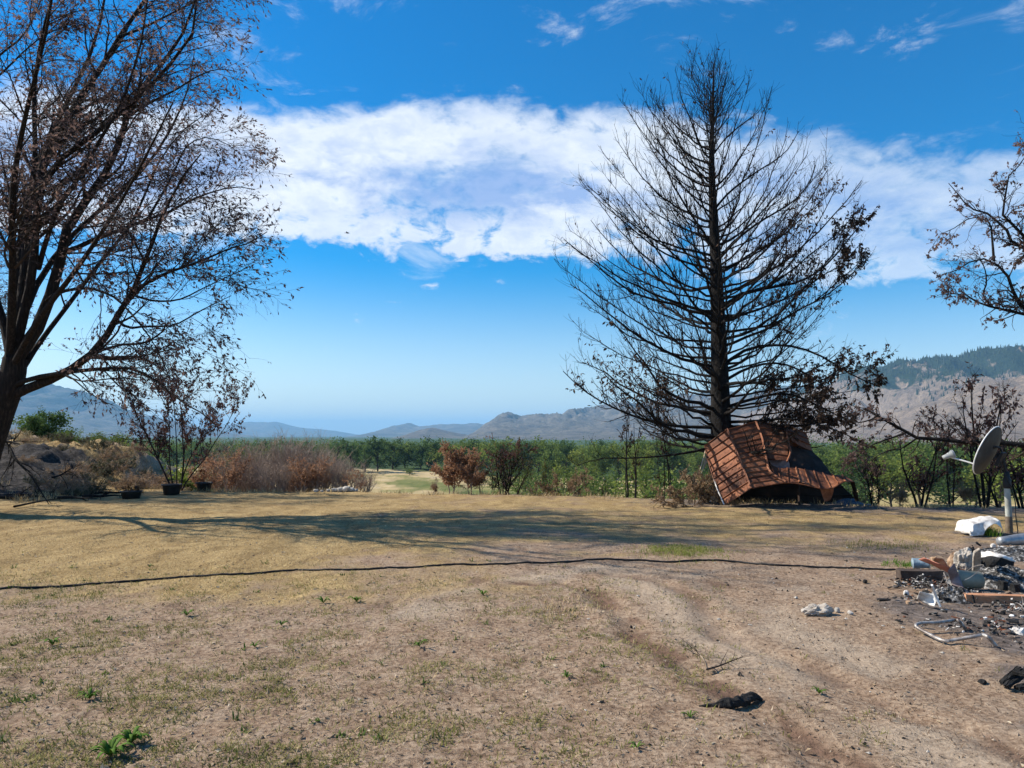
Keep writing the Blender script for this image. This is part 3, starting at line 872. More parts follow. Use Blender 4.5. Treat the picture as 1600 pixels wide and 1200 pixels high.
# ================================================================ BURNT CONIFER
CON_D = 18.6
def build_conifer():
    rng = np.random.default_rng(23)
    base = at(1131, 797, CON_D)
    base.z = float(ground_height([base.x], [base.y])[0]) - 0.1
    tr = [tuple(base)] + [tuple(at(a, b, CON_D)) for a, b in [(1129, 740), (1127, 680), (1125, 600), (1122, 500), (1118, 400), (1113, 300), (1112, 230), (1114, 165), (1115, 100)]]
    T = resample(tr, 30)
    s = np.linspace(0, 1, 30)
    TR = np.interp(s, [0, .06, .15, .3, .5, .7, .85, 1], [.36, .29, .26, .215, .155, .095, .05, .012])
    g_tr = Geo(); g_tr.tubes(T[None], TR[None], 14)
    H = T[-1, 2] - T[0, 2]
    # outline radius by height of the branch TIP; branches leave the stem lower down and sweep up
    n = 185
    br = []; rr = []
    for k in range(n):
        t = 0.105 + 0.85 * ((k + rng.random()) / n) ** 0.93            # height where it leaves the stem
        az = k * 2.39996 + rng.normal() * 0.25
        if t > 0.93: continue
        p0 = np.array([np.interp(t, s, T[:, j]) for j in range(3)])
        dirx = math.cos(az)
        ts = [0.10, .177, .30, .386, .483, .62, .734, .776, .85, .93]
        reach = np.interp(t, ts, [4.0, 4.05, 3.95, 3.95, 3.6, 2.65, 1.95, 1.65, 1.05, .45])
        rise = np.interp(t, ts, [.95, 1.45, 2.0, 2.25, 2.35, 2.35, 2.1, 1.8, 1.25, .55])
        if dirx > 0.25:                                                 # thinner, more ragged on the right
            if t > 0.62 and rng.random() < 0.5: continue
            reach *= np.interp(t, [0.1, .3, .4, .5, .65, .8, 1], [.80, .85, .92, .92, .85, .7, .8]); rise *= 0.92
            if t < 0.28: rise *= 0.35
        brk = 0.55 if rng.random() < 0.12 else 1.0
        reach *= (0.80 + 0.30 * rng.random()) * brk; rise *= (0.80 + 0.36 * rng.random()) * brk
        K = 12
        q = np.linspace(0, 1, K)
        bow = np.interp(t, [0, .3, .6, 1], [2.6, 2.2, 1.9, 1.7])
        hx = reach * q; hz = rise * (0.24 * q + 0.76 * q ** bow)
        wob = np.cumsum(rng.normal(size=K)) * 0.02 * reach
        d = np.array([math.cos(az), math.sin(az), 0]); e = np.array([-d[1], d[0], 0])
        P = p0[None] + hx[:, None] * d + hz[:, None] * np.array([0, 0, 1]) + wob[:, None] * e * 0.7
        P[:, 2] += np.cumsum(rng.normal(size=K)) * 0.012 * reach
        br.append(P)
        r = np.interp(t, [0.1, .5, .93], [.046, .035, .018]) * (0.65 + 0.7 * rng.random())
        rr.append(r * (1 - 0.84 * q ** 0.9))
    def surveyed(pts, dy, r0):
        P, R = limb(pts, CON_D, CON_D + dy, r0, r0 * 0.2, 12); br.append(P); rr.append(R)
    surveyed([(1120, 487), (1155, 462), (1200, 450), (1250, 440), (1290, 415), (1325, 375), (1356, 336)], -.8, .05)   # long leafy right limb
    surveyed([(1118, 410), (1150, 375), (1190, 345), (1235, 318), (1262, 290), (1274, 258)], .3, .045)
    surveyed([(1114, 330), (1140, 300), (1180, 270), (1225, 240), (1248, 205)], -.3, .035)
    surveyed([(1112, 245), (1135, 215), (1165, 190), (1185, 175), (1197, 160)], .3, .026)
    surveyed([(1124, 575), (1170, 545), (1230, 540), (1280, 555), (1330, 585), (1375, 605)], -1.5, .05)
    surveyed([(1124, 600), (1170, 575), (1220, 568), (1270, 590), (1310, 625)], -.6, .045)
    surveyed([(1126, 640), (1170, 625), (1230, 615), (1290, 640), (1340, 665)], -1.8, .05)
    surveyed([(1127, 660), (1180, 658), (1240, 655), (1300, 670), (1345, 690)], -2.2, .045)
    surveyed([(1125, 690), (1100, 702), (1040, 712), (980, 716), (940, 716), (902, 727)], -.6, .04)                    # low bare limb to the left
    surveyed([(1126, 668), (1050, 665), (990, 650), (930, 622), (895, 595), (880, 580)], -.3, .05)
    P0 = np.array(br); R0 = np.array(rr)
    P1, R1 = spawn(P0, R0, 1800, rng, 0.25, 1.0, 0.85, 0.35, 0.5, 40, 12, (0, 0, 0.32), (0, 0, 0.17), 0.10, 7, 0.52, .0060, .3)
    P2, R2 = spawn(P1, R1, 7800, rng, 0.1, 1.0, 0.33, 0.4, 0.3, 38, 14, (0, 0, 0.28), (0, 0, 0.12), 0.14, 4, 0.6, .0036, .5)
    P2b, R2b = spawn(P0, R0, 3200, rng, 0.45, 1.0, 0.36, 0.4, 0.3, 45, 14, (0, 0, 0.25), (0, 0, 0.1), 0.14, 4, 0.3, .0036, .5)
    g_br = Geo(); g_br.tubes(P0, R0, 7)
    g_tw = Geo(); g_tw.tubes(P1, R1, 4); g_tw.tubes(P2, R2, 3); g_tw.tubes(P2b, R2b, 3)
    # scorched leaf clumps left hanging: lower right mass, the long right limb, and scraps low on the left
    allP = np.concatenate([P2, P2b])
    pos, ax = along(allP, 220000, rng, 0.2, 1.0)
    x, z = pos[:, 0], pos[:, 2]
    def zone(px, py, rx, rz):
        c = at(px, py, CON_D); return np.clip(1.25 - np.hypot((x - c.x) / rx, (z - c.z) / rz), 0, 1)
    w = np.maximum.reduce([zone(1290, 632, 1.9, 1.15) * 2.2, zone(1335, 375, .75, .75) * 1.5, zone(1290, 430, .7, .5) * .9, zone(1225, 390, .9, .9) * .35,
                           zone(1255, 480, .9, .8) * .4, zone(900, 600, .75, .7) * .75, zone(990, 600, .9, .6) * .35, zone(1060, 620, .9, .7) * .3, zone(1200, 215, .25, .3) * .6,
                           zone(930, 540, .6, .5) * .4])
    c = fbm(x * 1.6 + 4, z * 1.6 + pos[:, 1], 3, 15)
    keep = rng.random(len(pos)) < w * sstep(c, 0.36, 0.60) * 0.85
    keep |= rng.random(len(pos)) < 0.006
    pos, ax = pos[keep], ax[keep]
    ax = norm(ax * 0.4 + np.array([0, 0, -0.8]) + 0.55 * rng.normal(size=ax.shape))
    g_lf = Geo(); g_lf.leaves(pos, ax, 0.06 + 0.06 * rng.random(len(pos)), rng, 0.42)
    finish_tree('conifer_tree', base, 'tall burnt black conifer with bare upswept branches behind the rusty metal roof', 'tree', None,
                [('trunk', g_tr, M_CHAR, True, None), ('branches', g_br, M_CHAR, True, None), ('crown', g_tw, M_CTWIG, True, None), ('foliage', g_lf, L_DARK, False, None)])

# ================================================================ TREE REACHING IN FROM THE RIGHT
def build_right_tree():
    rng = np.random.default_rng(37)
    D0 = 11.0
    base = onyard(1790, 818); base.z -= 0.1
    D0 = base.y
    trunk = [tuple(base)] + [tuple(at(a, b, D0)) for a, b in [(1775, 760), (1765, 690), (1750, 600), (1735, 530), (1720, 470), (1690, 400)]]
    T = resample(trunk, 12); TR = np.interp(np.linspace(0, 1, 12), [0, .15, 1], [.34, .25, .13])
    lim = []
    add = lambda pts, dy, r0, r1: lim.append(limb(pts, D0, D0 + dy, r0, r1))
    add([(1730, 520), (1660, 502), (1600, 491), (1575, 485), (1550, 480), (1520, 469), (1510, 461), (1490, 459), (1470, 460)], -.3, .06, .006)
    add([(1547, 478), (1536, 460), (1541, 445), (1540, 425), (1532, 405), (1520, 395)], -.5, .020, .005)
    add([(1725, 500), (1650, 510), (1600, 482), (1585, 460), (1575, 432), (1560, 415), (1540, 405), (1522, 405), (1500, 420), (1472, 429)], .3, .065, .006)
    add([(1553, 408), (1550, 370), (1547, 350), (1535, 342), (1515, 341), (1490, 357), (1468, 366)], .5, .026, .005)
    add([(1700, 430), (1640, 400), (1600, 387), (1582, 380), (1575, 362), (1557, 345), (1540, 332), (1515, 325), (1500, 307), (1482, 286)], .8, .055, .006)
    add([(1690, 410), (1630, 390), (1600, 370), (1585, 352), (1567, 337), (1572, 302), (1575, 277), (1590, 262), (1605, 240)], -.6, .05, .006)
    add([(1680, 400), (1650, 340), (1630, 290), (1615, 250), (1620, 210)], .4, .06, .007)
    add([(1690, 400), (1720, 320), (1760, 240), (1790, 170)], .5, .09, .010)
    add([(1700, 440), (1780, 380), (1850, 330), (1920, 300)], -.7, .08, .010)
    # the long low limb that crosses behind the dish
    add([(1765, 690), (1680, 705), (1600, 696), (1570, 692), (1517, 692), (1477, 687), (1431, 684), (1410, 671), (1389, 661), (1375, 652), (1367, 640), (1351, 638)], .9, .075, .022)
    add([(1415, 676), (1394, 684), (1370, 692), (1351, 703), (1330, 722)], 1.0, .022, .006)
    add([(1432, 685), (1410, 700), (1394, 703), (1370, 713), (1352, 735)], .8, .018, .005)
    add([(1372, 648), (1362, 655), (1340, 660), (1318, 652)], .8, .02, .006)
    P0, R0 = stack(lim)
    g_tr = Geo(); g_tr.tubes(T[None], TR[None], 14); g_tr.tubes(P0, R0, 8)
    P1, R1 = spawn(P0[:9], R0[:9], 200, rng, 0.3, 1.0, 0.55, 0.4, 0.4, 50, 15, (-0.1, 0, 0.12), (0, 0, 0.02), 0.22, 8, 0.5, .0045, .35)
    P1b, R1b = spawn(P0[9:], R0[9:], 60, rng, 0.35, 1.0, 0.45, 0.4, 0.4, 50, 15, (-0.05, 0, 0.0), (0, 0, -0.05), 0.2, 8, 0.4, .0045, .35)
    P1 = np.concatenate([P1, P1b]); R1 = np.concatenate([R1, R1b])
    P2, R2 = spawn(P1, R1, 1300, rng, 0.15, 1.0, 0.24, 0.4, 0.3, 45, 15, (0, 0, 0.02), (0, 0, 0), 0.22, 6, 0.6, .0026, .5)
    g_br = Geo(); g_br.tubes(P1, R1, 5); g_br.tubes(P2, R2, 3)
    pos, ax = along(np.concatenate([P2]), 15000, rng, 0.3, 1.0)
    c = fbm(pos[:, 0] * 2.2 + 3, pos[:, 2] * 2.2, 3, 8)
    keep = rng.random(len(pos)) < sstep(c, 0.48, 0.66) * 0.8
    pos, ax = pos[keep], ax[keep]
    ax = norm(ax * 0.4 + np.array([0, 0, -0.6]) + 0.5 * rng.normal(size=ax.shape))
    g_lf = Geo(); g_lf.leaves(pos, ax, 0.035 + 0.045 * rng.random(len(pos)), rng, 0.5)
    finish_tree('tree', base, 'crooked scorched tree reaching in from the right edge behind the dish', 'tree', None,
                [('trunk', g_tr, M_CHAR, True, None), ('crown', g_br, M_TWIG, True, None), ('foliage', g_lf, L_BROWN, False, None)])

lt = build_left_tree()
# its neighbour just outside the frame, whose crown shades the far lawn
nt_ = copy_tree(lt)
nt_.location = (-19.5, 20.5, float(ground_height([-19.5], [20.5])[0]) - .2)
nt_.rotation_euler = (0, 0, 0.35); nt_.scale = (0.85, 0.85, 0.85)
tag(nt_, 'second scorched broadleaf tree behind the first, mostly beyond the left edge', 'tree')
build_conifer()
build_right_tree()
# ================================================================ SMALLER TREES, SHRUBS, THE WOOD
def gz(x, y):
    return float(ground_height(np.array([x]), np.array([y]))[0])

def broadleaf(name, rng, H, W, nleaf, lsize, mats, trunk_frac=0.18, narrow=1.0):
    """green tree in local space, base at origin; returns a prototype root (unlinked copies share its meshes)"""
    K = 8
    T = np.zeros((1, K, 3)); q = np.linspace(0, 1, K)
    T[0, :, 2] = q * H * 0.8; T[0, :, 0] = np.cumsum(rng.normal(size=K)) * H * 0.008; T[0, 0, 0] = 0
    R = (H * 0.02 * (1 - 0.75 * q))[None]
    g = Geo(); g.tubes(T, R, 7)
    P1, R1 = spawn(T, R, 26, rng, trunk_frac, 1.0, W * 0.62, 0.25, 0.35 if narrow > .6 else 0.1, 58 if narrow > .6 else 28, 14, (0, 0, 0.15), (0, 0, 0.08), 0.12, 7, 0.55, H * .002, .35)
    P2, R2 = spawn(P1, R1, 130, rng, 0.25, 1.0, W * 0.26, 0.3, 0.3, 48, 15, (0, 0, 0.08), (0, 0, 0.02), 0.2, 5, 0.6, H * .001, .5)
    g.tubes(P1, R1, 5); g.tubes(P2, R2, 3)
    pos, ax = along(P2, nleaf, rng, 0.15, 1.05)
    pos = pos + rng.normal(size=pos.shape) * W * 0.045
    pos[:, 2] = np.maximum(pos[:, 2], H * 0.06)
    ax = norm(rng.normal(size=pos.shape) + np.array([0, 0, -0.25]))
    gl = Geo(); gl.leaves(pos, ax, lsize * (0.6 + 0.8 * rng.random(nleaf)), rng, 0.75)
    top = pos[:, 2].max()
    return dict(trunk=g.mesh('trunk', mats[0]), crown=gl.mesh('crown', mats[1], False), H=top, name=name)

def burnt_shrub(name, rng, H, spread, nstem, n1, n2, nleaf, lsize, mats, up=0.25, leaf_from=0.2, stem_r=0.018, lean=24, patch=(0.3, 0.6)):
    """several stems fanning from one root; twigs; leaves optional"""
    K = 9
    st = np.zeros((nstem, K, 3)); 
    az = np.arange(nstem) * 2.39996 + rng.random(nstem); ln = np.radians(lean * (0.25 + 0.9 * rng.random(nstem)))
    d = np.stack([np.cos(az) * np.sin(ln), np.sin(az) * np.sin(ln), np.cos(ln)], 1)
    L = H * (0.62 + 0.33 * rng.random(nstem)) / np.cos(ln) * 0.95
    st[:, 0] = np.stack([np.cos(az), np.sin(az), 0 * az], 1) * spread * 0.05 * rng.random(nstem)[:, None]
    st[:, 0, 2] = -0.12
    for k in range(1, K):
        st[:, k] = st[:, k - 1] + d * (L / (K - 1))[:, None]
        d = norm(d + rng.normal(size=d.shape) * 0.09 + np.array([0, 0, 0.03]))
    R = (stem_r * (0.7 + 0.6 * rng.random(nstem)))[:, None] * (1 - 0.75 * np.linspace(0, 1, K))[None]
    g = Geo(); g.tubes(st, R, 6)
    P1, R1 = spawn(st, R, n1, rng, 0.25, 1.0, spread * 0.42, 0.3, 0.4, 42, 13, (0, 0, up), (0, 0, 0.05), 0.14, 7, 0.55, .0045, .4)
    P2, R2 = spawn(P1, R1, n2, rng, 0.15, 1.0, spread * 0.17, 0.35, 0.3, 42, 14, (0, 0, up * 0.6), (0, 0, 0.03), 0.18, 5, 0.6, .0034, .5)
    gt = Geo(); gt.tubes(P1, R1, 4); gt.tubes(P2, R2, 3)
    out = dict(stem=g.mesh('stem', mats[0]), twigs=gt.mesh('twigs', mats[1]), H=float(P2[..., 2].max()), name=name)
    if nleaf:
        pos, ax = along(P2, nleaf, rng, leaf_from, 1.0)
        c = fbm(pos[:, 0] * 3 / spread + 7, pos[:, 2] * 3 / spread + pos[:, 1], 3, int(rng.integers(1, 999)))
        keep = rng.random(nleaf) < sstep(c, *patch) 
        pos, ax = pos[keep], ax[keep]
        ax = norm(ax * 0.5 + np.array([0, 0, -0.5]) + 0.6 * rng.normal(size=ax.shape))
        gl = Geo(); gl.leaves(pos, ax, lsize * (0.6 + 0.8 * rng.random(len(pos))), rng, 0.5)
        out['foliage'] = gl.mesh('foliage', mats[2], False)
    return out

def place(proto, x, y, top_z, rz, label, cat, group=None, sx=1.0, sink=0.05, z=None, hscale=None):
    z0 = (gz(x, y) if z is None else z) - sink
    s = (top_z - z0) / proto['H'] if hscale is None else hscale
    o = empty(proto['name'], (x, y, z0), label, cat, group, rz)
    o.scale = (s * sx, s * sx, s)
    for k in ('trunk', 'stem', 'twigs', 'crown', 'foliage'):
        if k in proto:
            part(k, proto[k], o)
    return o

def place_px(proto, px, py_top, Y, rz, label, cat, group=None, sx=1.0):
    p = at(px, py_top, Y)
    return place(proto, p.x, Y, p.z, rz, label, cat, group, sx)

rg = np.random.default_rng(101)
TR_MATS = (M_TWIG, L_GREEN)
G1 = [broadleaf('green_tree', rg, 10, 7.5, 2600, 0.42, (M_TWIG, L_GREEN), 0.05) for _ in range(2)]
G2 = [broadleaf('green_tree', rg, 12, 6.5, 2600, 0.42, (M_TWIG, L_DKGREEN), 0.05) for _ in range(2)]
G3 = [broadleaf('green_tree', rg, 8, 7.5, 2400, 0.38, (M_TWIG, L_YGREEN), 0.08) for _ in range(1)]
POP = broadleaf('poplar_tree', rg, 14, 2.6, 1500, 0.5, (M_TWIG, L_DKGREEN), 0.08, 0.4)
BUSH = broadleaf('green_bush', rg, 3.0, 4.5, 2200, 0.20, (M_TWIG, L_GREEN), 0.02)
BUSHY = broadleaf('green_bush', rg, 3.0, 4.5, 2400, 0.18, (M_TWIG, L_YGREEN), 0.02)

NTREE = broadleaf('green_tree', rg, 6, 4.6, 11000, 0.20, (M_TWIG, L_DKGREEN), 0.05)
NBUSH = broadleaf('green_bush', rg, 3.0, 4.2, 9000, 0.13, (M_TWIG, L_GREEN), 0.02)
NBUSHY = broadleaf('green_bush', rg, 3.0, 4.2, 9000, 0.13, (M_TWIG, L_YGREEN), 0.02)
# -- left, behind the bank
place_px(NTREE, 72, 634, 38, 0.3, 'dark green round tree above the left bank', 'tree', None, 1.15)
place_px(NBUSH, 108, 664, 35, 1.1, 'mid green bush just right of the dark round tree', 'bush', 'green bushes above the left bank', 0.9)
place_px(NBUSHY, 140, 668, 36, 2.0, 'yellow green bush in the middle of the bank top', 'bush', 'green bushes above the left bank', 0.9)
place_px(NBUSHY, 176, 669, 37, 0.5, 'yellow green bush at the right end of the bank top', 'bush', 'green bushes above the left bank', 0.9)
place_px(NBUSH, 22, 676, 34, 0.2, 'low green bush at the left edge of the bank top', 'bush', 'green bushes above the left bank', 0.9)
place_px(NBUSHY, 338, 688, 30, 0.9, 'yellow green bush behind the planters beside the brown thicket', 'bush', None, 1.3)
place_px(NBUSH, 214, 690, 38, 2.9, 'dull green bush where the bank drops to the valley', 'bush', 'green bushes above the left bank', 1.0)
for k, (px, py) in enumerate([(181, 682), (190, 679), (198, 681), (214, 684), (222, 686)]):
    place_px(POP, px, py, 420 + 6 * k, k, ['leftmost slim poplar far behind the bank', 'tallest slim poplar far behind the bank', 'third slim poplar from the left far behind the bank',
             'fourth slim poplar from the left far behind the bank', 'rightmost slim poplar far behind the bank'][k], 'tree', 'far poplars', 1.0)

# -- the riverside wood: front trees one by one
ORD = ['first', 'second', 'third', 'fourth', 'fifth', 'sixth', 'seventh', 'eighth', 'ninth', 'tenth', 'eleventh', 'twelfth', 'thirteenth', 'fourteenth', 'fifteenth', 'sixteenth', 'seventeenth', 'eighteenth', 'nineteenth', 'twentieth',
       'twenty-first', 'twenty-second', 'twenty-third', 'twenty-fourth', 'twenty-fifth', 'twenty-sixth', 'twenty-seventh', 'twenty-eighth', 'twenty-ninth', 'thirtieth']
side = lambda p: 'left of the thicket' if p < 330 else 'behind the brown thicket' if p < 580 else 'above the hay field' if p < 900 else 'behind the burnt conifer' if p < 1330 else 'behind the right saplings'
px = 250.0
wcount = {}
while px < 1640:
    Y = 292 + 14 * math.sin(px * 0.02) + rg.normal() * 8
    if px > 880: Y -= 20
    if px > 1300: Y -= 40
    py = 685.5 + rg.normal() * 4.2 + (3 if 860 < px < 930 else 0) + (5 if px < 520 else 0) - (2.5 if 740 < px < 820 else 0)
    q_ = rg.random()
    pr = (G2 if q_ < 0.9 else G1) if px < 690 else (G2 if q_ < 0.3 else G1 if q_ < 0.8 else G3)
    shade = 'dark green' if pr is G2 else 'yellow green' if pr is G3 else 'mid green'
    key = (shade, side(px)); wcount[key] = wcount.get(key, 0) + 1
    place_px(pr[int(rg.integers(0, len(pr)))], px, py, Y, rg.random() * 6.28, '%s %s tree from the left in the valley wood %s' % (ORD[wcount[key] - 1], shade, side(px)), 'tree', 'front trees of the valley wood', 1.15 + 0.35 * rg.random())
    px += (4.4 + 2.6 * rg.random()) * F / Y

def build_wood():
    """the depth of the wood: one mass of crowns behind the front trees"""
    rng = np.random.default_rng(7)
    g = Geo()
    for row in range(4):
        px = 120.0
        while px < 1800:
            Y = 312 + 26 * row + rng.normal() * 7 - (20 if px > 880 else 0) - (40 if px > 1300 else 0)
            p = at(px, 687 - row * 0.8 + rng.normal() * 3.2, Y)
            z0 = gz(p.x, Y); H = p.z - z0; r = H * 0.40
            n = 400
            c = norm(rng.normal(size=(26, 3))) * np.array([r, r, H * 0.42]) * (0.35 + 0.6 * rng.random((26, 1)))
            pos = c[rng.integers(0, 26, n)] + rng.normal(size=(n, 3)) * r * 0.2 + np.array([p.x, Y, z0 + H * 0.50])
            pos[:, 2] = np.minimum(pos[:, 2], p.z + 0.3)
            g.leaves(pos, norm(rng.normal(size=(n, 3))), 0.7 * (0.6 + 0.8 * rng.random(n)), rng, 0.8)
            px += (5.2 + 3 * rng.random()) * F / Y
    o = part('wood', g.mesh('wood', leaf_mat('wood_leaf', [(0.25, (0.028, 0.055, 0.016)), (0.5, (0.085, 0.138, 0.03)), (0.75, (0.19, 0.24, 0.055))], 0.07, 0.45), False))
    tag(o, 'green riverside wood filling the valley behind the front trees', 'wood', None, 'stuff')
build_wood()

# -- bushes and lower trees nearer in the valley
VB = [(735, 733, 235, BUSH, 'lone dark bush standing on the hay field left of the burnt orange trees'), (640, 729, 262, BUSH, 'low green bush at the left end of the hay field'),
      (690, 728, 268, BUSHY, 'yellow green bush at the back of the hay field'), (820, 722, 180, BUSH, 'rounded green bush beyond the mixed brown and green tree'),
      (840, 731, 150, BUSH, 'low green bush beside the field track'), (905, 715, 165, BUSHY, 'bright yellow green bush left of the burnt stems'),
      (945, 722, 140, BUSH, 'green bush low behind the burnt stems'), (1010, 718, 130, BUSHY, 'yellow green bush between the burnt stems and the brown bush'),
      (1065, 716, 120, BUSH, 'green bush left of the rusty roof'), (780, 734, 200, BUSH, 'small green bush at the middle of the hay field')]
for px, py, Y, pr, lb in VB:
    place_px(pr, px, py, Y, px * 0.7, lb, 'bush', 'green bushes in the valley', 1.25)
VT = [(862, 690, 215, G1[0], 1.0, 'mid green tree standing alone behind the brown clump'), (930, 689, 235, G1[1], 1.1, 'mid green tree left of the burnt stems'), (1000, 690, 240, G3[0], 1.1, 'yellow green tree between the burnt stems'),
      (1050, 688, 232, G2[0], 1.2, 'dark green tree left of the conifer trunk'), (1095, 690, 238, G1[0], 1.1, 'mid green tree just left of the rusty roof'),
      (1345, 700, 150, G2[1], 1.3, 'dark green tree at the right end of the rusty roof'), (1390, 702, 160, G3[0], 1.2, 'yellow green tree left of the leaning twin stems'), (1435, 696, 170, G1[1], 1.3, 'mid green tree behind the three black stems'),
      (1480, 699, 155, G2[0], 1.3, 'dark green tree behind the leaning twin stems'), (1520, 697, 165, G1[0], 1.3, 'mid green tree below the dish arm'), (1560, 700, 150, G3[0], 1.3, 'yellow green tree behind the dish post'),
      (1610, 694, 160, G2[1], 1.3, 'dark green tree at the right edge'), (1300, 698, 160, G1[1], 1.2, 'mid green tree hidden behind the rusty roof')]
for px, py, Y, pr, sx, lb in VT:
    place_px(pr, px, py, Y, px * 0.37, lb, 'tree', 'lower valley trees', sx)

# -- brown thicket along the rim
rs = np.random.default_rng(202)
THK = [burnt_shrub('dry_shrub', rs, 2.0, 2.0, 16, 130, 800, 0, 0, (M_GTWIG, M_GTWIG)) for _ in range(3)]
RST = [burnt_shrub('dry_shrub', rs, 1.5, 1.5, 8, 60, 300, 4200, 0.055, (M_GTWIG, M_GTWIG, L_RUST)) for _ in range(2)]
names_t = ['bare grey brown shrub', 'rusty leaved shrub']
spots = [(322, 708, 23.5, 1), (345, 694, 24.5, 0), (362, 700, 22.8, 1), (380, 683, 25.5, 0), (398, 676, 24.5, 0), (415, 680, 26, 0), (430, 674, 24, 0), (448, 678, 25.5, 0), (462, 675, 23.6, 0),
         (476, 682, 25, 0), (472, 712, 22.6, 1), (490, 686, 24, 0), (505, 694, 23.4, 0), (500, 712, 22.5, 1), (518, 700, 24, 0), (533, 712, 22.6, 0), (548, 718, 23, 0), (560, 733, 22.0, 1), (573, 728, 22.6, 0), (440, 716, 22.4, 0), (412, 722, 22.5, 0)]
ordn = ['first', 'second', 'third', 'fourth', 'fifth', 'sixth', 'seventh', 'eighth', 'ninth', 'tenth', 'eleventh', 'twelfth', 'thirteenth', 'fourteenth', 'fifteenth', 'sixteenth']
cnt = {}
for px, py, Y, kind in sorted(spots):
    pr = (RST if kind else THK)[int(rs.integers(0, 2))]
    i = cnt.get(kind, 0); cnt[kind] = i + 1
    place_px(pr, px, py - (10 if kind == 0 else 3), Y, rs.random() * 6.28, '%s in the rim thicket, %s of its kind from the left' % (names_t[kind], ordn[i]), 'shrub', 'dry shrubs of the rim thicket', 0.95 + 0.3 * rs.random())

# -- scorched young trees on the rim, middle
OR = burnt_shrub('scorched_tree', rs, 2.0, 1.5, 3, 46, 420, 9000, 0.055, (M_GTWIG, M_GTWIG, L_RUST), 0.2, 0.1, 0.028, 16, (0.2, 0.5))
OR2 = burnt_shrub('scorched_tree', rs, 2.0, 1.5, 4, 46, 400, 6000, 0.060, (M_GTWIG, M_GTWIG, L_TAN), 0.2, 0.1, 0.026, 16)
MIX = burnt_shrub('scorched_tree', rs, 2.0, 1.9, 5, 46, 330, 3600, 0.070, (M_CHAR, M_CTWIG, L_RED), 0.2, 0.1, 0.03, 24)
MIXG = burnt_shrub('scorched_tree', rs, 2.0, 1.9, 5, 40, 300, 3600, 0.065, (M_TWIG, M_TWIG, leaf_mat('olive_leaf', [(0.25, (0.05, 0.055, 0.02)), (0.5, (0.11, 0.11, 0.038)), (0.75, (0.19, 0.17, 0.07))], 1.2, 0.35)), 0.2, 0.1, 0.026, 24)
CLUMP = burnt_shrub('scorched_bush', rs, 1.0, 1.0, 7, 60, 420, 7000, 0.045, (M_TWIG, M_TWIG, L_TAN), 0.05, 0.05, 0.012, 50, (0.2, 0.45))
REDS = [burnt_shrub('burnt_sapling', rs, 2.6, 1.6, 3, 22, 150, 1100, 0.085, (M_CHAR, M_CTWIG, L_RED), 0.15, 0.2, 0.034, 14) for _ in range(2)]
BARE = [burnt_shrub('burnt_sapling', rs, 2.6, 1.0, 2, 14, 80, 260, 0.07, (M_CHAR, M_CTWIG, L_DARK), 0.2, 0.3, 0.030, 9) for _ in range(2)]
place_px(OR, 706, 686, 21.0, 0.4, 'orange brown scorched young tree, tallest left of the pair', 'tree', None, 1.0)
place_px(OR, 735, 704, 20.6, 2.4, 'orange brown scorched young tree touching its taller neighbour', 'tree', None, 0.95)
place_px(OR2, 752, 716, 20.9, 1.1, 'dull tan scorched young tree right of the orange pair', 'tree', None, 0.8)
place_px(OR2, 678, 742, 21.6, 4.0, 'tiny pale scorched sapling left of the orange trees', 'tree', None, 0.7)
place_px(MIX, 788, 678, 20.6, 0.2, 'half burnt bush-like tree with dark red and olive leaves at the rim centre', 'tree', None, 0.9)
place_px(MIXG, 802, 684, 21.4, 2.2, 'olive leaved scorched tree right behind the half burnt one', 'tree', None, 0.95)
place_px(BARE[0], 770, 735, 20.2, 1.0, 'short burnt sapling left of the half burnt tree', 'tree', None, 0.8)
place_px(MIXG, 857, 715, 20.4, 0.7, 'small olive tree with one thin stem left of the brown clump', 'tree', None, 0.6)
place_px(CLUMP, 884, 728, 19.9, 0.0, 'shaggy tan brown dead clump hanging at the low conifer limb', 'bush', None, 0.8)
place_px(BARE[1], 918, 738, 19.9, 0.5, 'low burnt sapling right of the shaggy tan clump', 'tree', None, 0.9)
place_px(BARE[0], 945, 745, 19.8, 2.5, 'shortest burnt sapling near the shaggy tan clump', 'tree', None, 0.9)
place_px(BARE[1], 978, 628, 19.3, 0.0, 'tall thin black stem, left of the group left of the conifer', 'tree', None, 0.55)
place_px(BARE[0], 992, 655, 19.5, 1.7, 'tall thin black stem, middle of the group left of the conifer', 'tree', None, 0.5)
place_px(BARE[1], 1046, 645, 19.3, 2.7, 'tall thin black stem, nearest left of the conifer', 'tree', None, 0.5)
place_px(BARE[0], 1036, 700, 19.2, 3.9, 'shorter black stem leaning beside the one nearest the conifer', 'tree', None, 0.6)
place_px(CLUMP, 1082, 722, 17.6, 1.0, 'dry tan bush against the left end of the rusty roof', 'bush', None, 1.0)
place_px(CLUMP, 1108, 745, 17.9, 2.3, 'low dry bush tucked behind the rusty roof', 'bush', None, 0.9)
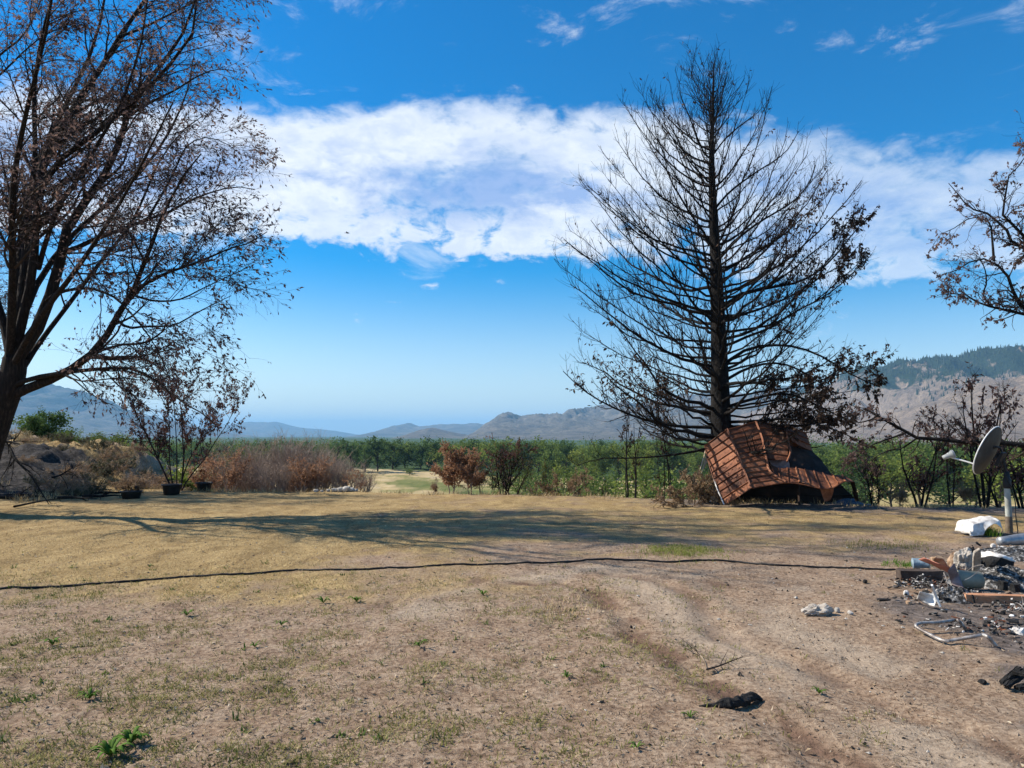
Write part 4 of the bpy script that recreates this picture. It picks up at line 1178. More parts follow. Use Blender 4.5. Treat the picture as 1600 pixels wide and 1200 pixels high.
# -- right rim
place_px(REDS[0], 1431, 628, 16.9, 0.4, 'burnt sapling cluster with red brown leaves left of the twin stems', 'tree', None, 0.85)
place_px(REDS[1], 1530, 562, 16.7, 2.0, 'tall burnt sapling with hanging red brown leaves left of the dish', 'tree', None, 0.72)
place_px(REDS[0], 1592, 590, 16.9, 3.4, 'burnt sapling with red brown leaves behind the dish post', 'tree', None, 0.75)
place_px(BARE[0], 1480, 640, 16.8, 5.0, 'twin black burnt stems leaning together', 'tree', None, 0.55)
place_px(BARE[1], 1556, 690, 16.5, 0.9, 'short black diagonal sapling left of the dish post', 'tree', None, 0.9)
place_px(MIX, 1366, 700, 17.6, 2.0, 'dark twiggy bush at the right end of the rusty roof', 'bush', None, 0.75)
place_px(OR2, 1512, 742, 17.3, 1.0, 'rusty brown low shrub behind the dish arm', 'shrub', None, 0.9)
place_px(OR2, 1405, 748, 17.6, 3.0, 'small tan shrub right of the rusty roof', 'shrub', None, 1.0)

# -- young scorched tree by the planters
SM = burnt_shrub('scorched_tree', rs, 4.2, 3.0, 6, 70, 620, 10000, 0.080, (M_TWIG, M_TWIG, L_RED), 0.22, 0.1, 0.032, 30, (0.28, 0.55))
place_px(SM, 285, 528, 21.8, 0.6, 'scorched young tree with purplish brown leaves rising behind the planters', 'tree', None, 0.78)
# -- fallen and hanging dead boughs at the left bank
def dead_bough(label, pts, r0, n1, seed):
    rng = np.random.default_rng(seed)
    P = resample([tuple(p) for p in pts], 14); R = r0 * (1 - 0.8 * np.linspace(0, 1, 14))
    g = Geo(); g.tubes(P[None], R[None], 7)
    P1, R1 = spawn(P[None], R[None], n1, rng, 0.2, 1, 0.7, 0.4, 0.4, 45, 14, (0, 0, -0.1), (0, 0, -0.05), 0.14, 8, 0.55, .005, .3)
    P2, R2 = spawn(P1, R1, n1 * 5, rng, 0.2, 1, 0.3, 0.4, 0.4, 45, 14, (0, 0, -0.1), (0, 0, -0.05), 0.16, 6, 0.55, .0035, .4)
    g2 = Geo(); g2.tubes(P1, R1, 5); g2.tubes(P2, R2, 3)
    b = pts[0]
    finish_tree('dead_bough', b, label, 'branch', None, [('limb', g, M_CHAR, True, None), ('twigs', g2, M_CTWIG, True, None)])
def bp(px, py, Y, dz=0.03):
    p = at(px, py, Y); return p
dead_bough('broken black bough leaning down the left bank', [bp(-30, 688, 17.4), bp(10, 694, 17.2), bp(22, 715, 17.0), bp(48, 742, 16.9), bp(62, 765, 16.8), bp(76, 787, 16.7)], .05, 10, 1)
dead_bough('short charred snag jutting from the left edge', [bp(-40, 690, 16.6), bp(-10, 691, 16.5), bp(12, 690, 16.5), bp(31, 694, 16.4)], .07, 3, 2)
a, b_ = onyard(80, 768), onyard(128, 726)
dead_bough('thin dead branch lying on the burnt bank', [at(82, 746, 19.5), at(95, 742, 19.8), at(108, 734, 20), at(124, 727, 20.2)], .03, 5, 3)
pale = onyard(22, 795); pb = onyard(120, 782)
dead_bough('pale stick lying at the foot of the burnt bank', [pale + Vector((0, 0, .05)), (pale + pb) / 2 + Vector((0, .1, .10)), pb + Vector((0, 0, .05))], .025, 4, 4)

rb_ = np.random.default_rng(717)
nth = ['first', 'second', 'third', 'fourth', 'fifth', 'sixth', 'seventh', 'eighth', 'ninth']
for k, px in enumerate([8, 28, 52, 78, 98, 120, 142, 165, 188]):
    Y = 18.2 + 4.2 * rb_.random(); x = (px - 800) / F * Y
    a_ = rb_.normal() * .35; L_ = .6 + .9 * rb_.random()
    pts = []
    for q_ in np.linspace(-.5, .5, 6):
        xx, yy = x + q_ * L_ * math.cos(a_), Y + q_ * L_ * math.sin(a_)
        pts.append(Vector((xx, yy, gz(xx, yy) + .05 + .04 * rb_.random())))
    dead_bough('%s charred fallen branch from the left on the burnt bank' % nth[k], pts, .035 + .03 * rb_.random(), 4, 40 + k)
# -- brush on the bank
SAGE = [burnt_shrub('sagebrush', rs, 0.7, 0.9, 8, 50, 260, 4200, 0.045, (M_TWIG, M_GTWIG, L_SAGE), 0.1, 0.05, 0.012, 48, (0.2, 0.45)) for _ in range(2)]
DRYB = [burnt_shrub('dry_brush', rs, 0.6, 0.9, 10, 60, 320, 2600, 0.045, (M_GTWIG, M_GTWIG, L_TAN), 0.1, 0.05, 0.010, 50, (0.25, 0.5)) for _ in range(2)]
brush = []
for k in range(600):
    px = 15 + 285 * rs.random(); Y = 19.5 + 9 * rs.random()
    p = at(px, 700, Y)
    burnt_zone = p.x + 0.30 * (Y - 17) < -11.8 and Y + 0.35 * (p.x + 16) < 26
    if p.x > -11.3 or (burnt_zone and rs.random() < 0.97): continue
    brush.append((px, p.x, Y, rs.random() < 0.42, 0.22 + 0.38 * rs.random() ** 1.5))
    if len(brush) >= 50: break
bc = [0, 0]
for px, x, Y, sg, hgt in sorted(brush):
    pr = (SAGE if sg else DRYB)[int(rs.integers(0, 2))]
    place(pr, x, Y, gz(x, Y) + hgt, rs.random() * 6.28, '%s %s from the left on the left bank' % (ORD[bc[sg]], 'grey green sagebrush clump' if sg else 'dry tan brush clump'), 'shrub',
          'brush on the left bank', 1.0 + 0.3 * rs.random())
    bc[sg] += 1
# ================================================================ OBJECT TOOLS
def sheet_mesh(name, G, th, mat, smooth=False):
    """closed thin sheet from a grid of points G (nu,nv,3)"""
    G = np.asarray(G, dtype=np.float64)
    nu, nv, _ = G.shape
    du = np.gradient(G, axis=0); dv = np.gradient(G, axis=1)
    N = norm(np.cross(du, dv))
    A = (G + N * th / 2).reshape(-1, 3); B = (G - N * th / 2).reshape(-1, 3)
    i = (np.arange(nu - 1)[:, None] * nv + np.arange(nv - 1)[None]).ravel()
    f = [np.stack([i, i + nv, i + nv + 1, i + 1], 1)]
    o = nu * nv
    f.append(np.stack([i + 1, i + nv + 1, i + nv, i], 1) + o)
    ring = list(range(0, nv)) + [k * nv + nv - 1 for k in range(1, nu)] + [(nu - 1) * nv + k for k in range(nv - 2, -1, -1)] + [k * nv for k in range(nu - 2, 0, -1)]
    r = np.array(ring); r2 = np.roll(r, -1)
    f.append(np.stack([r, r2, r2 + o, r + o], 1))
    return np_mesh(name, np.concatenate([A, B]), np.concatenate(f), mat, smooth)

def lerp_poly(poly, t):
    poly = np.asarray([tuple(p) for p in poly], dtype=np.float64)
    s = np.concatenate([[0], np.cumsum(np.linalg.norm(np.diff(poly, axis=0), axis=1))]); s /= s[-1]
    return np.stack([np.interp(t, s, poly[:, k]) for k in range(3)], -1)

def box_mesh(name, sx, sy, sz, mat, bevel=0.006, jitter=0.0, seed=0, cuts=0):
    bm = bmesh.new()
    bmesh.ops.create_cube(bm, size=1.0)
    bmesh.ops.scale(bm, vec=(sx, sy, sz), verts=bm.verts)
    if cuts:
        bmesh.ops.subdivide_edges(bm, edges=bm.edges[:], cuts=cuts, use_grid_fill=True)
    if bevel and not cuts:
        bmesh.ops.bevel(bm, geom=bm.edges[:], offset=bevel, segments=2, affect='EDGES')
    r = random.Random(seed)
    for v in bm.verts:
        v.co += Vector((r.uniform(-1, 1), r.uniform(-1, 1), r.uniform(-1, 1))) * jitter
    return bm_mesh(name, bm, mat)

def rock_mesh(name, sx, sy, sz, mat, seed, sub=3, amp=0.35, smooth=False, flat=True):
    bm = bmesh.new()
    bmesh.ops.create_icosphere(bm, subdivisions=sub, radius=0.5)
    co = np.array([v.co for v in bm.verts])
    d = fbm(co[:, 0] * 3.1 + seed, co[:, 1] * 3.1 + co[:, 2] * 2.3 + seed * 1.7, 4, seed) - 0.5
    d2 = fbm(co[:, 2] * 2.5 - seed, co[:, 0] * 2.2 + co[:, 1] * 1.3, 3, seed + 5) - 0.5
    co = co * (1 + amp * 2 * (d + d2 * 0.8))[:, None]
    if flat:
        co = np.sign(co) * np.minimum(np.abs(co), 0.40 + 0.06 * d[:, None])
    for v, c in zip(bm.verts, co):
        v.co = Vector((c[0] * sx, c[1] * sy, c[2] * sz))
    return bm_mesh(name, bm, mat, smooth)

def tube_mesh(name, pts, r, mat, sides=10, K=40, smooth=True, cap=True):
    P = resample([tuple(p) for p in pts], K)
    R = np.full(K, r) if np.isscalar(r) else np.interp(np.linspace(0, 1, K), np.linspace(0, 1, len(r)), r)
    if cap:
        d0 = P[0] - P[1]; d1 = P[-1] - P[-2]
        P = np.vstack([P[0] + d0 * 1e-3, P, P[-1] + d1 * 1e-3]); R = np.concatenate([[1e-4], R, [1e-4]])
    g = Geo(); g.tubes(P[None], R[None], sides)
    return g.mesh(name, mat, smooth)

def lathe_mesh(name, prof, mat, n=28, smooth=True, dent=0.0, seed=0):
    """prof: list of (r, z) round the Z axis"""
    prof = np.array(prof); K = len(prof)
    a = np.arange(n) * 2 * math.pi / n
    V = np.zeros((K, n, 3))
    V[..., 0] = prof[:, 0:1] * np.cos(a); V[..., 1] = prof[:, 0:1] * np.sin(a); V[..., 2] = prof[:, 1:2]
    if dent:
        V += (fbm(V[..., 0] * 6 / max(prof[:, 0].max(), .01) * .3 + V[..., 2] * 9 + seed, V[..., 1] * 9 + seed, 3, seed) - 0.5)[..., None] * dent
    i = np.arange(K - 1)[:, None] * n; s = np.arange(n)[None]; s2 = (s + 1) % n
    Fq = np.stack([i + s, i + s2, i + n + s2, i + n + s], -1).reshape(-1, 4)
    return np_mesh(name, V.reshape(-1, 3), Fq, mat, smooth)

def thing_mesh(name, me, loc, rot, label, cat, group=None):
    o = part(name, me, None, loc)
    o.rotation_euler = rot
    return tag(o, label, cat, group)

def recenter(me, c):
    co = np.empty(len(me.vertices) * 3, dtype=np.float32); me.vertices.foreach_get('co', co)
    co = co.reshape(-1, 3) - np.asarray(tuple(c), dtype=np.float32); me.vertices.foreach_set('co', co.ravel()); me.update()
    return me

# ---------------------------------------------------------------- object materials
def rust_mat(name, tint=1.0):
    m, nt, b, out = mat_nodes(name)
    L = nt.links.new
    t = nnode(nt, 'ShaderNodeTexCoord'); P = t.outputs['Object']
    oi = nnode(nt, 'ShaderNodeObjectInfo')
    n = noise_node(nt, P, 2.6, 8, 0.66, 0.6)
    ad = nnode(nt, 'ShaderNodeMath', operation='MULTIPLY_ADD'); L(oi.outputs['Random'], ad.inputs[0]); ad.inputs[1].default_value = 0.26; L(n.outputs[0], ad.inputs[2])
    r = ramp_node(nt, ad.outputs[0], [(0.40, (0.075 * tint, 0.030 * tint, 0.016 * tint)), (0.54, (0.20 * tint, 0.075 * tint, 0.038 * tint)), (0.70, (0.32 * tint, 0.125 * tint, 0.060 * tint)), (0.88, (0.42 * tint, 0.19 * tint, 0.10 * tint))])
    n2 = noise_node(nt, P, 22, 6, 0.7)
    r2 = ramp_node(nt, n2.outputs[0], [(0.35, (0.55, 0.5, 0.5)), (0.6, (1.0, 1.0, 1.0))])
    mx = nnode(nt, 'ShaderNodeMix', data_type='RGBA', blend_type='MULTIPLY'); mx.inputs[0].default_value = 0.8
    L(r.outputs[0], mx.inputs[6]); L(r2.outputs[0], mx.inputs[7]); L(mx.outputs[2], b.inputs['Base Color'])
    b.inputs['Roughness'].default_value = 0.72; b.inputs['Metallic'].default_value = 0.15; b.inputs['Specular IOR Level'].default_value = 0.3
    bp = nnode(nt, 'ShaderNodeBump'); bp.inputs['Strength'].default_value = 0.4; bp.inputs['Distance'].default_value = 0.01
    L(n2.outputs[0], bp.inputs['Height']); L(bp.outputs[0], b.inputs['Normal'])
    return m
M_RUST = rust_mat('rusted_steel', 0.82)
M_RUSTD = simple('shade_dark_steel', [(0.3, (0.02, 0.016, 0.014)), (0.6, (0.055, 0.035, 0.026)), (0.8, (0.13, 0.065, 0.04))], 3, 0.8, 0.4, 20, metallic=0.2)  # dark steel: shade inside the roof and on its right end put into the colour
M_WHITE = simple('chalky_white_metal', [(0.28, (0.20, 0.16, 0.13)), (0.40, (0.46, 0.42, 0.38)), (0.52, (0.66, 0.64, 0.60)), (0.7, (0.76, 0.75, 0.72))], 7, 0.6, 0.3, 30)
M_WOODP = simple('pale_split_wood', [(0.3, (0.35, 0.26, 0.17)), (0.7, (0.62, 0.52, 0.39))], 6, 0.85, 0.3, 40, stretch=(1, 1, 5))
M_GALV = simple('weathered_galvanised', [(0.3, (0.22, 0.23, 0.24)), (0.6, (0.42, 0.43, 0.44)), (0.8, (0.55, 0.55, 0.54))], 9, 0.45, 0.2, 40, metallic=0.6, spec=0.5)
M_BLACK = simple('charcoal', [(0.3, (0.006, 0.006, 0.006)), (0.6, (0.018, 0.017, 0.016)), (0.85, (0.06, 0.055, 0.05))], 18, 0.8, 0.9, 40, spec=0.3)
M_ASH = simple('speckled_ash', [(0.34, (0.012, 0.012, 0.012)), (0.47, (0.05, 0.048, 0.045)), (0.56, (0.20, 0.19, 0.18)), (0.66, (0.50, 0.49, 0.47)), (0.8, (0.75, 0.74, 0.72))], 26, 0.95, 1.0, 60, detail=9)
M_CONC = simple('burnt_concrete', [(0.3, (0.25, 0.21, 0.17)), (0.55, (0.45, 0.40, 0.34)), (0.8, (0.62, 0.58, 0.52))], 14, 0.95, 0.8, 50)
M_PINK = simple('heat_reddened_sheet', [(0.3, (0.34, 0.13, 0.09)), (0.6, (0.52, 0.22, 0.16)), (0.8, (0.60, 0.36, 0.28))], 9, 0.7, 0.3, 40)
M_PLUM = simple('purple_grey_sheet', [(0.3, (0.16, 0.12, 0.125)), (0.6, (0.30, 0.24, 0.24)), (0.8, (0.45, 0.38, 0.35))], 10, 0.6, 0.3, 40, metallic=0.3)
M_BLUEC = simple('scorched_blue_paint', [(0.3, (0.10, 0.14, 0.17)), (0.55, (0.22, 0.30, 0.35)), (0.8, (0.42, 0.47, 0.48))], 16, 0.55, 0.3, 40)
M_BUCKET = simple('khaki_enamel', [(0.3, (0.17, 0.16, 0.12)), (0.6, (0.30, 0.29, 0.22)), (0.8, (0.40, 0.38, 0.31))], 6, 0.5, 0.2, 30)
M_ORANGE = simple('baked_brick_board', [(0.3, (0.32, 0.15, 0.08)), (0.6, (0.52, 0.27, 0.15)), (0.8, (0.60, 0.38, 0.25))], 5, 0.9, 0.4, 40)
M_CARD = simple('scorched_plaster', [(0.3, (0.20, 0.12, 0.07)), (0.6, (0.42, 0.29, 0.19)), (0.8, (0.56, 0.43, 0.31))], 12, 0.9, 0.5, 40)
M_RUBBER = simple('black_hose_rubber', [(0.3, (0.012, 0.012, 0.013)), (0.7, (0.03, 0.029, 0.028))], 10, 0.6, 0.2, 60)
M_TUBE = simple('pitted_chrome_tube', [(0.3, (0.09, 0.07, 0.06)), (0.48, (0.25, 0.22, 0.20)), (0.65, (0.50, 0.48, 0.45)), (0.8, (0.62, 0.60, 0.57))], 11, 0.5, 0.2, 60, metallic=0.45, spec=0.5)
M_PLAN = simple('dark_plastic_planter', [(0.3, (0.018, 0.018, 0.020)), (0.7, (0.045, 0.043, 0.045))], 5, 0.55, 0.1, 30)
M_SOIL = simple('potting_soil', [(0.3, (0.03, 0.02, 0.015)), (0.7, (0.10, 0.07, 0.05))], 20, 0.95, 0.8, 60)
M_DISH = simple('darkened_grey_enamel', [(0.3, (0.028, 0.028, 0.026)), (0.55, (0.055, 0.055, 0.051)), (0.8, (0.10, 0.10, 0.095))], 4, 0.5, 0.1, 30)  # grey enamel darkened evenly to the tone of the dish's shaded back
M_RIM = simple('white_enamel', [(0.3, (0.60, 0.60, 0.58)), (0.7, (0.78, 0.78, 0.76))], 8, 0.45)
M_POST = simple('weathered_post', [(0.3, (0.22, 0.21, 0.18)), (0.55, (0.42, 0.43, 0.38)), (0.8, (0.60, 0.60, 0.56))], 9, 0.85, 0.4, 40, stretch=(1, 1, 0.3))
M_PLASTIC = simple('black_plastic', [(0.3, (0.012, 0.012, 0.013)), (0.7, (0.035, 0.034, 0.034))], 6, 0.5)
M_TARP = simple('dull_blue_tarp', [(0.3, (0.03, 0.045, 0.07)), (0.6, (0.08, 0.11, 0.15)), (0.8, (0.16, 0.19, 0.22))], 7, 0.6, 0.3, 20)
M_STONE = simple('pale_stone', [(0.3, (0.26, 0.235, 0.20)), (0.6, (0.45, 0.42, 0.375)), (0.8, (0.60, 0.58, 0.53))], 8, 0.95, 0.6, 40)
M_STICK = simple('bleached_stick', [(0.3, (0.20, 0.14, 0.09)), (0.6, (0.40, 0.31, 0.22)), (0.8, (0.58, 0.49, 0.38))], 10, 0.9)

# ================================================================ COLLAPSED RUSTY METAL ROOF
def build_roof():
    def Z(x, y, d):                         # surveyed on an enlarged view of the photograph
        return np.array(at(1050 + x / 4.571, 630 + y / 4.571, d))
    rng = np.random.default_rng(77)
    G0 = Z(375, 727, 17.0); base = Vector((G0[0] + 1.6, G0[1], 0))
    root = empty('collapsed_roof', base, 'crumpled rusty ribbed metal roof lying under the burnt conifer', 'roof')
    def add(name, me, mat=None):
        return part(name, recenter(me, base), root)
    def strips(Lp, Rp, n, name, seams=True, nu=14, crumple=0.02, mat=M_RUST, th=0.006, fan=1.0, seed=0, flipn=False):
        tt = np.linspace(0, 1, n + 1) ** fan
        for i in range(n):
            t0, t1 = tt[i], tt[i + 1]
            vs = np.array([0, 0.05, 0.10, 0.16, 0.55, 1.0]) if seams else np.array([0, .3, .7, 1.0])
            hs = np.array([0.0, 0.03, 0.03, 0.0, 0.008, 0.0]) if seams else np.zeros(4)
            u = np.linspace(0, 1, nu)
            a = lerp_poly(Lp, t0 + (t1 - t0) * vs); b = lerp_poly(Rp, t0 + (t1 - t0) * vs)
            G = a[None] * (1 - u)[:, None, None] + b[None] * u[:, None, None]
            N = norm(np.cross(np.gradient(G, axis=0), np.gradient(G, axis=1)))
            if N[..., 1].mean() > 0: N = -N
            wob = fbm(G[..., 0] * 3.0 + seed, G[..., 2] * 3.0 + G[..., 1] * 2, 3, 5 + seed) - 0.5
            G = G + N * (hs[None, :, None] + wob[..., None] * crumple * 2 + rng.normal() * 0.004)
            add(name, sheet_mesh(name, G, th, mat))
    A, B, G_, H_ = Z(235, 305, 18.1), Z(392, 188, 17.7), G0, Z(565, 606, 16.35)
    strips([A, Z(262, 420, 17.85), Z(300, 540, 17.5), G_], [B, Z(440, 290, 17.4), Z(505, 450, 16.85), H_], 9, 'panel', crumple=0.012, seed=1)
    # second face, fanned between the two bent ridges
    R2 = [Z(600, 132, 18.0), Z(645, 255, 17.6), Z(672, 390, 17.1), Z(705, 495, 16.75), Z(810, 566, 16.4)]
    L2 = [B + (0.0, -.01, .0), Z(441, 290, 17.39), Z(506, 450, 16.84), H_ + (0, -.01, 0)]
    strips(L2, R2, 12, 'panel', crumple=0.02, seed=3)
    # third face with a tear
    strips([Z(604, 132, 18.0), Z(648, 255, 17.6), Z(676, 390, 17.1)], [Z(808, 160, 18.1), Z(828, 290, 17.6), Z(826, 412, 17.1)], 6, 'panel', crumple=0.035, seed=5)
    strips([Z(812, 165, 18.1), Z(832, 215, 17.9), Z(850, 272, 17.75)], [Z(955, 215, 18.4), Z(985, 275, 18.2), Z(1000, 340, 18.1)], 3, 'panel', crumple=0.04, seed=7)
    # apron that slides forward to the right
    up = [Z(690, 440, 17.0), Z(760, 468, 16.95), Z(880, 470, 17.0), Z(1000, 485, 17.0), Z(1110, 508, 17.0), Z(1210, 522, 16.9), Z(1270, 545, 16.75)]
    lo = [Z(720, 500, 16.72), Z(812, 566, 16.4), Z(930, 576, 16.35), Z(1060, 606, 16.3), Z(1150, 602, 16.3), Z(1225, 558, 16.4), Z(1300, 560, 16.5)]
    strips(up, lo, 9, 'panel', crumple=0.05, nu=10, seed=9)
    # right end turned down to the ground, torn flap, dark inner sheets and added rear backing
    strips([Z(1272, 546, 16.74), Z(1290, 620, 16.8), Z(1310, 700, 16.9)], [Z(1302, 561, 16.52), Z(1322, 630, 16.6), Z(1334, 700, 16.75)], 2, 'panel', seams=False, mat=M_RUSTD, seed=11)
    strips([Z(1058, 612, 16.34), Z(1078, 660, 16.36), Z(1088, 702, 16.4)], [Z(1152, 604, 16.33), Z(1146, 650, 16.4), Z(1128, 690, 16.5)], 1, 'torn_flap', seams=False, crumple=.06, seed=13)
    strips([Z(835, 300, 18.0), Z(840, 400, 17.7), Z(850, 490, 17.3)], [Z(1003, 342, 18.3), Z(1075, 420, 18.0), Z(1142, 512, 17.4)], 3, 'inner_sheet', seams=False, mat=M_RUSTD, crumple=.05, seed=15)  # dark sheet standing in for the shaded opening
    strips([Z(690, 400, 17.35), Z(735, 450, 17.2), Z(760, 480, 17.1)], [Z(830, 415, 17.4), Z(840, 450, 17.3), Z(852, 488, 17.2)], 2, 'inner_sheet', seams=False, mat=M_PLUM, crumple=.08, seed=16)
    strips([Z(240, 306, 18.4), Z(270, 500, 18.6), Z(330, 740, 18.9)], [Z(1002, 345, 18.8), Z(1142, 515, 18.6), Z(1335, 715, 18.3)], 6, 'added_backing', seams=True, mat=M_RUSTD, crumple=.04, seed=17)  # backing added to keep the inside of the roof dark
    strips([Z(392, 190, 17.75), Z(330, 230, 18.1), Z(242, 306, 18.4)], [Z(955, 216, 18.42), Z(980, 280, 18.6), Z(1003, 345, 18.8)], 4, 'panel', seams=True, crumple=.02, mat=M_RUST, seed=19)
    # ridge straps and edge trim
    def strap(pts, r, mat=M_RUST, name='ridge_strap'):
        add(name, tube_mesh(name, pts, r, mat, 4, 24, False))
    strap([B + (0, -.03, .02), Z(440, 290, 17.36), Z(505, 450, 16.8), H_ + (0, -.03, 0)], .026)
    strap([Z(600, 128, 17.97), Z(647, 255, 17.54), Z(674, 390, 17.04), Z(703, 490, 16.68), Z(812, 562, 16.33)], .03)
    strap([Z(808, 158, 18.05), Z(834, 290, 17.52), Z(846, 350, 17.3), Z(822, 418, 17.02)], .024)
    strap([A + (-.01, -.02, 0), Z(260, 420, 17.83), Z(298, 540, 17.47), G_ + (-.01, -.02, .02)], .014, M_RUST, 'edge_trim')
    strap([Z(300, 545, 17.46), Z(335, 640, 17.2), Z(373, 722, 16.98)], .018, M_WHITE, 'edge_trim')
    strap([H_ + (0, -.02, 0), Z(700, 583, 16.36), Z(811, 568, 16.36), Z(930, 579, 16.32), Z(1060, 608, 16.27), Z(1150, 604, 16.27), Z(1226, 560, 16.36), Z(1300, 562, 16.47)], .013, M_RUST, 'edge_trim')
    strap([Z(770, 480, 16.9), Z(880, 540, 16.6), Z(1000, 580, 16.35), Z(1050, 604, 16.28)], .02)
    strap([Z(860, 385, 17.2), Z(905, 365, 17.3), Z(950, 350, 17.5)], .008, M_RUSTD, 'bent_rod')
    # props that hold it off the ground
    strap([Z(900, 500, 17.6), Z(905, 620, 17.5), Z(910, 730, 17.4)], .03, M_RUSTD, 'prop')
    strap([Z(480, 400, 18.1), Z(480, 560, 18.0), Z(480, 735, 17.9)], .03, M_RUSTD, 'prop')
    # pale splintered wood behind the left edge
    for k, (x0, y0, x1, y1) in enumerate([(238, 340, 190, 505), (250, 350, 210, 500), (258, 370, 225, 470)]):
        w = part('split_lath', recenter(tube_mesh('split_lath', [Z(x0, y0, 18.3), Z((x0 + x1) / 2 + 4, (y0 + y1) / 2, 18.25), Z(x1, y1, 18.15)], [.016, .02, .008], M_WOODP, 4, 8, False), base), root)
    # tarp on the ground at the right foot
    p = onyard(1050 + 1290 / 4.571, 630 + 727 / 4.571)
    u = np.linspace(-.5, .5, 16)[:, None]; v = np.linspace(-.25, .25, 9)[None]
    Gt = np.stack([p.x + u * 0.95 + v * 0, p.y + 0.15 + v + u * 0, 0.03 + gz(p.x, p.y) + 0.16 * np.exp(-((u + .05) / .3) ** 2 - (v / .16) ** 2) + 0.05 * (fbm(u * 9 + v * 3, v * 9 + u, 3, 3) - .3)], -1)
    t = thing_mesh('tarp', recenter(sheet_mesh('tarp', Gt, .004, M_TARP, True), (p.x, p.y, 0)), (p.x, p.y, 0), (0, 0, 0), 'dull blue tarp heaped at the right foot of the rusty roof', 'tarp')
build_roof()

# ================================================================ SATELLITE DISH ON ITS POST
def build_dish():
    b = onyard(1577, 833)
    root = empty('satellite_dish', b, 'grey satellite dish on a short weathered post beside the debris', 'dish')
    s = b.y / F                                   # metres per photo pixel at the post
    top = (833 - 752) * s
    part('post', tube_mesh('post', [(0, 0, -.15), (0.005, 0, .3), (-.01, 0, top)], [.052, .050, .046, .044], M_POST, 14, 20), root)
    part('post_stain', lathe_mesh('post_stain', [(.0545, 0.0), (.054, .12), (.0525, .24), (.051, .27)], simple('burnt_post_foot', [(0.3, (0.10, 0.07, 0.05)), (0.7, (0.22, 0.17, 0.12))], 14, 0.9), 18), root)
    cz = (833 - 706) * s
    clamp = part('mast_clamp', lathe_mesh('mast_clamp', [(.02, top - .13), (.056, top - .13), (.062, top - .08), (.062, top + .02), (.045, top + .05), (.04, top + .14), (.01, top + .15)], M_PLASTIC, 16), root)
    ax = Vector((-0.55, 0.73, 0.40)).normalized()
    ctr = Vector(((1549 - 1577) * s, 0.0, cz))
    q = ax.to_track_quat('Z', 'Y')
    R = 0.41
    prof = [(r, 0.30 * r * r - 0.30 * R * R) for r in np.linspace(0.002, R, 12)]
    back = [(r, z - 0.012) for r, z in reversed(prof)]
    d = part('reflector', lathe_mesh('reflector', prof + [(R + .012, 0.002), (R + .012, -.012)] + back, M_DISH, 48), root)
    d.location = ctr; d.rotation_mode = 'QUATERNION'; d.rotation_quaternion = q; d.scale = (0.86, 1.0, 1.0)
    a = np.linspace(0, 2 * math.pi, 64)
    rim = part('rim', tube_mesh('rim', [(math.cos(t) * (R + .012), math.sin(t) * (R + .012), .004) for t in a], .011, M_RIM, 6, 90, True, False), d)
    backp = ctr - ax * 0.10
    for dz in (-.09, .09):
        part('bracket_arm', tube_mesh('bracket_arm', [backp + Vector((0, 0, dz)), backp * 0.5 + Vector((0.02, 0, (cz + dz) * 0.5)), Vector((0, 0, top + .08 + dz * .4))], .018, M_PLASTIC, 6, 10), root)
    bp_ = part('bracket_plate', box_mesh('bracket_plate', .20, .05, .24, M_PLASTIC, .012), root)
    bp_.location = (backp + Vector((0, 0, top + .1))) * 0.5 + Vector((.02, 0, .15)) * 0.5; bp_.rotation_mode = 'QUATERNION'; bp_.rotation_quaternion = ax.to_track_quat('Y', 'Z')
    foot = Vector(((1540 - 1577) * s, 0.12, (833 - 729) * s)); tip = Vector(((1512 - 1577) * s, .40, (833 - 717) * s))
    part('feed_arm', tube_mesh('feed_arm', [foot, (foot + tip) / 2 + Vector((0, 0, .004)), tip], .014, M_RIM, 8, 10), root)
    lnb = part('receiver', lathe_mesh('receiver', [(.001, -.09), (.035, -.09), (.04, -.03), (.045, .02), (.07, .06), (.075, .085), (.06, .09), (.001, .085)], simple('receiver_plastic', [(0.3, (0.25, 0.26, 0.25)), (0.7, (0.42, 0.43, 0.42))], 5, .5), 18), root)
    lnb.location = tip + Vector((-.02, 0, .02)); lnb.rotation_mode = 'QUATERNION'; lnb.rotation_quaternion = Vector((0.75, -0.3, 0.35)).to_track_quat('Z', 'Y')
    cap = part('receiver_cap', lathe_mesh('receiver_cap', [(.001, .098), (.062, .098), (.066, .088), (.060, .085)], M_RIM, 16), lnb)
    bl = part('receiver_bracket', box_mesh('receiver_bracket', .12, .04, .03, M_RIM, .006), root)
    bl.location = tip + Vector((.015, 0, .06)); bl.rotation_euler = (0, -.15, .2)
    part('cable', tube_mesh('cable', [Vector((.03, -.03, top - .1)), Vector((.085, -.05, top * .6)), Vector((.07, -.07, top * .35)), Vector((.10, -.06, .05)), Vector((.06, -.10, .012))], .008, M_RUBBER, 6, 24), root)
    part('cable', tube_mesh('cable', [backp + Vector((.05, 0, 0)), Vector((-.05, -.08, top + .02)), Vector((.02, -.08, top - .1))], .007, M_RUBBER, 6, 16), root)
build_dish()

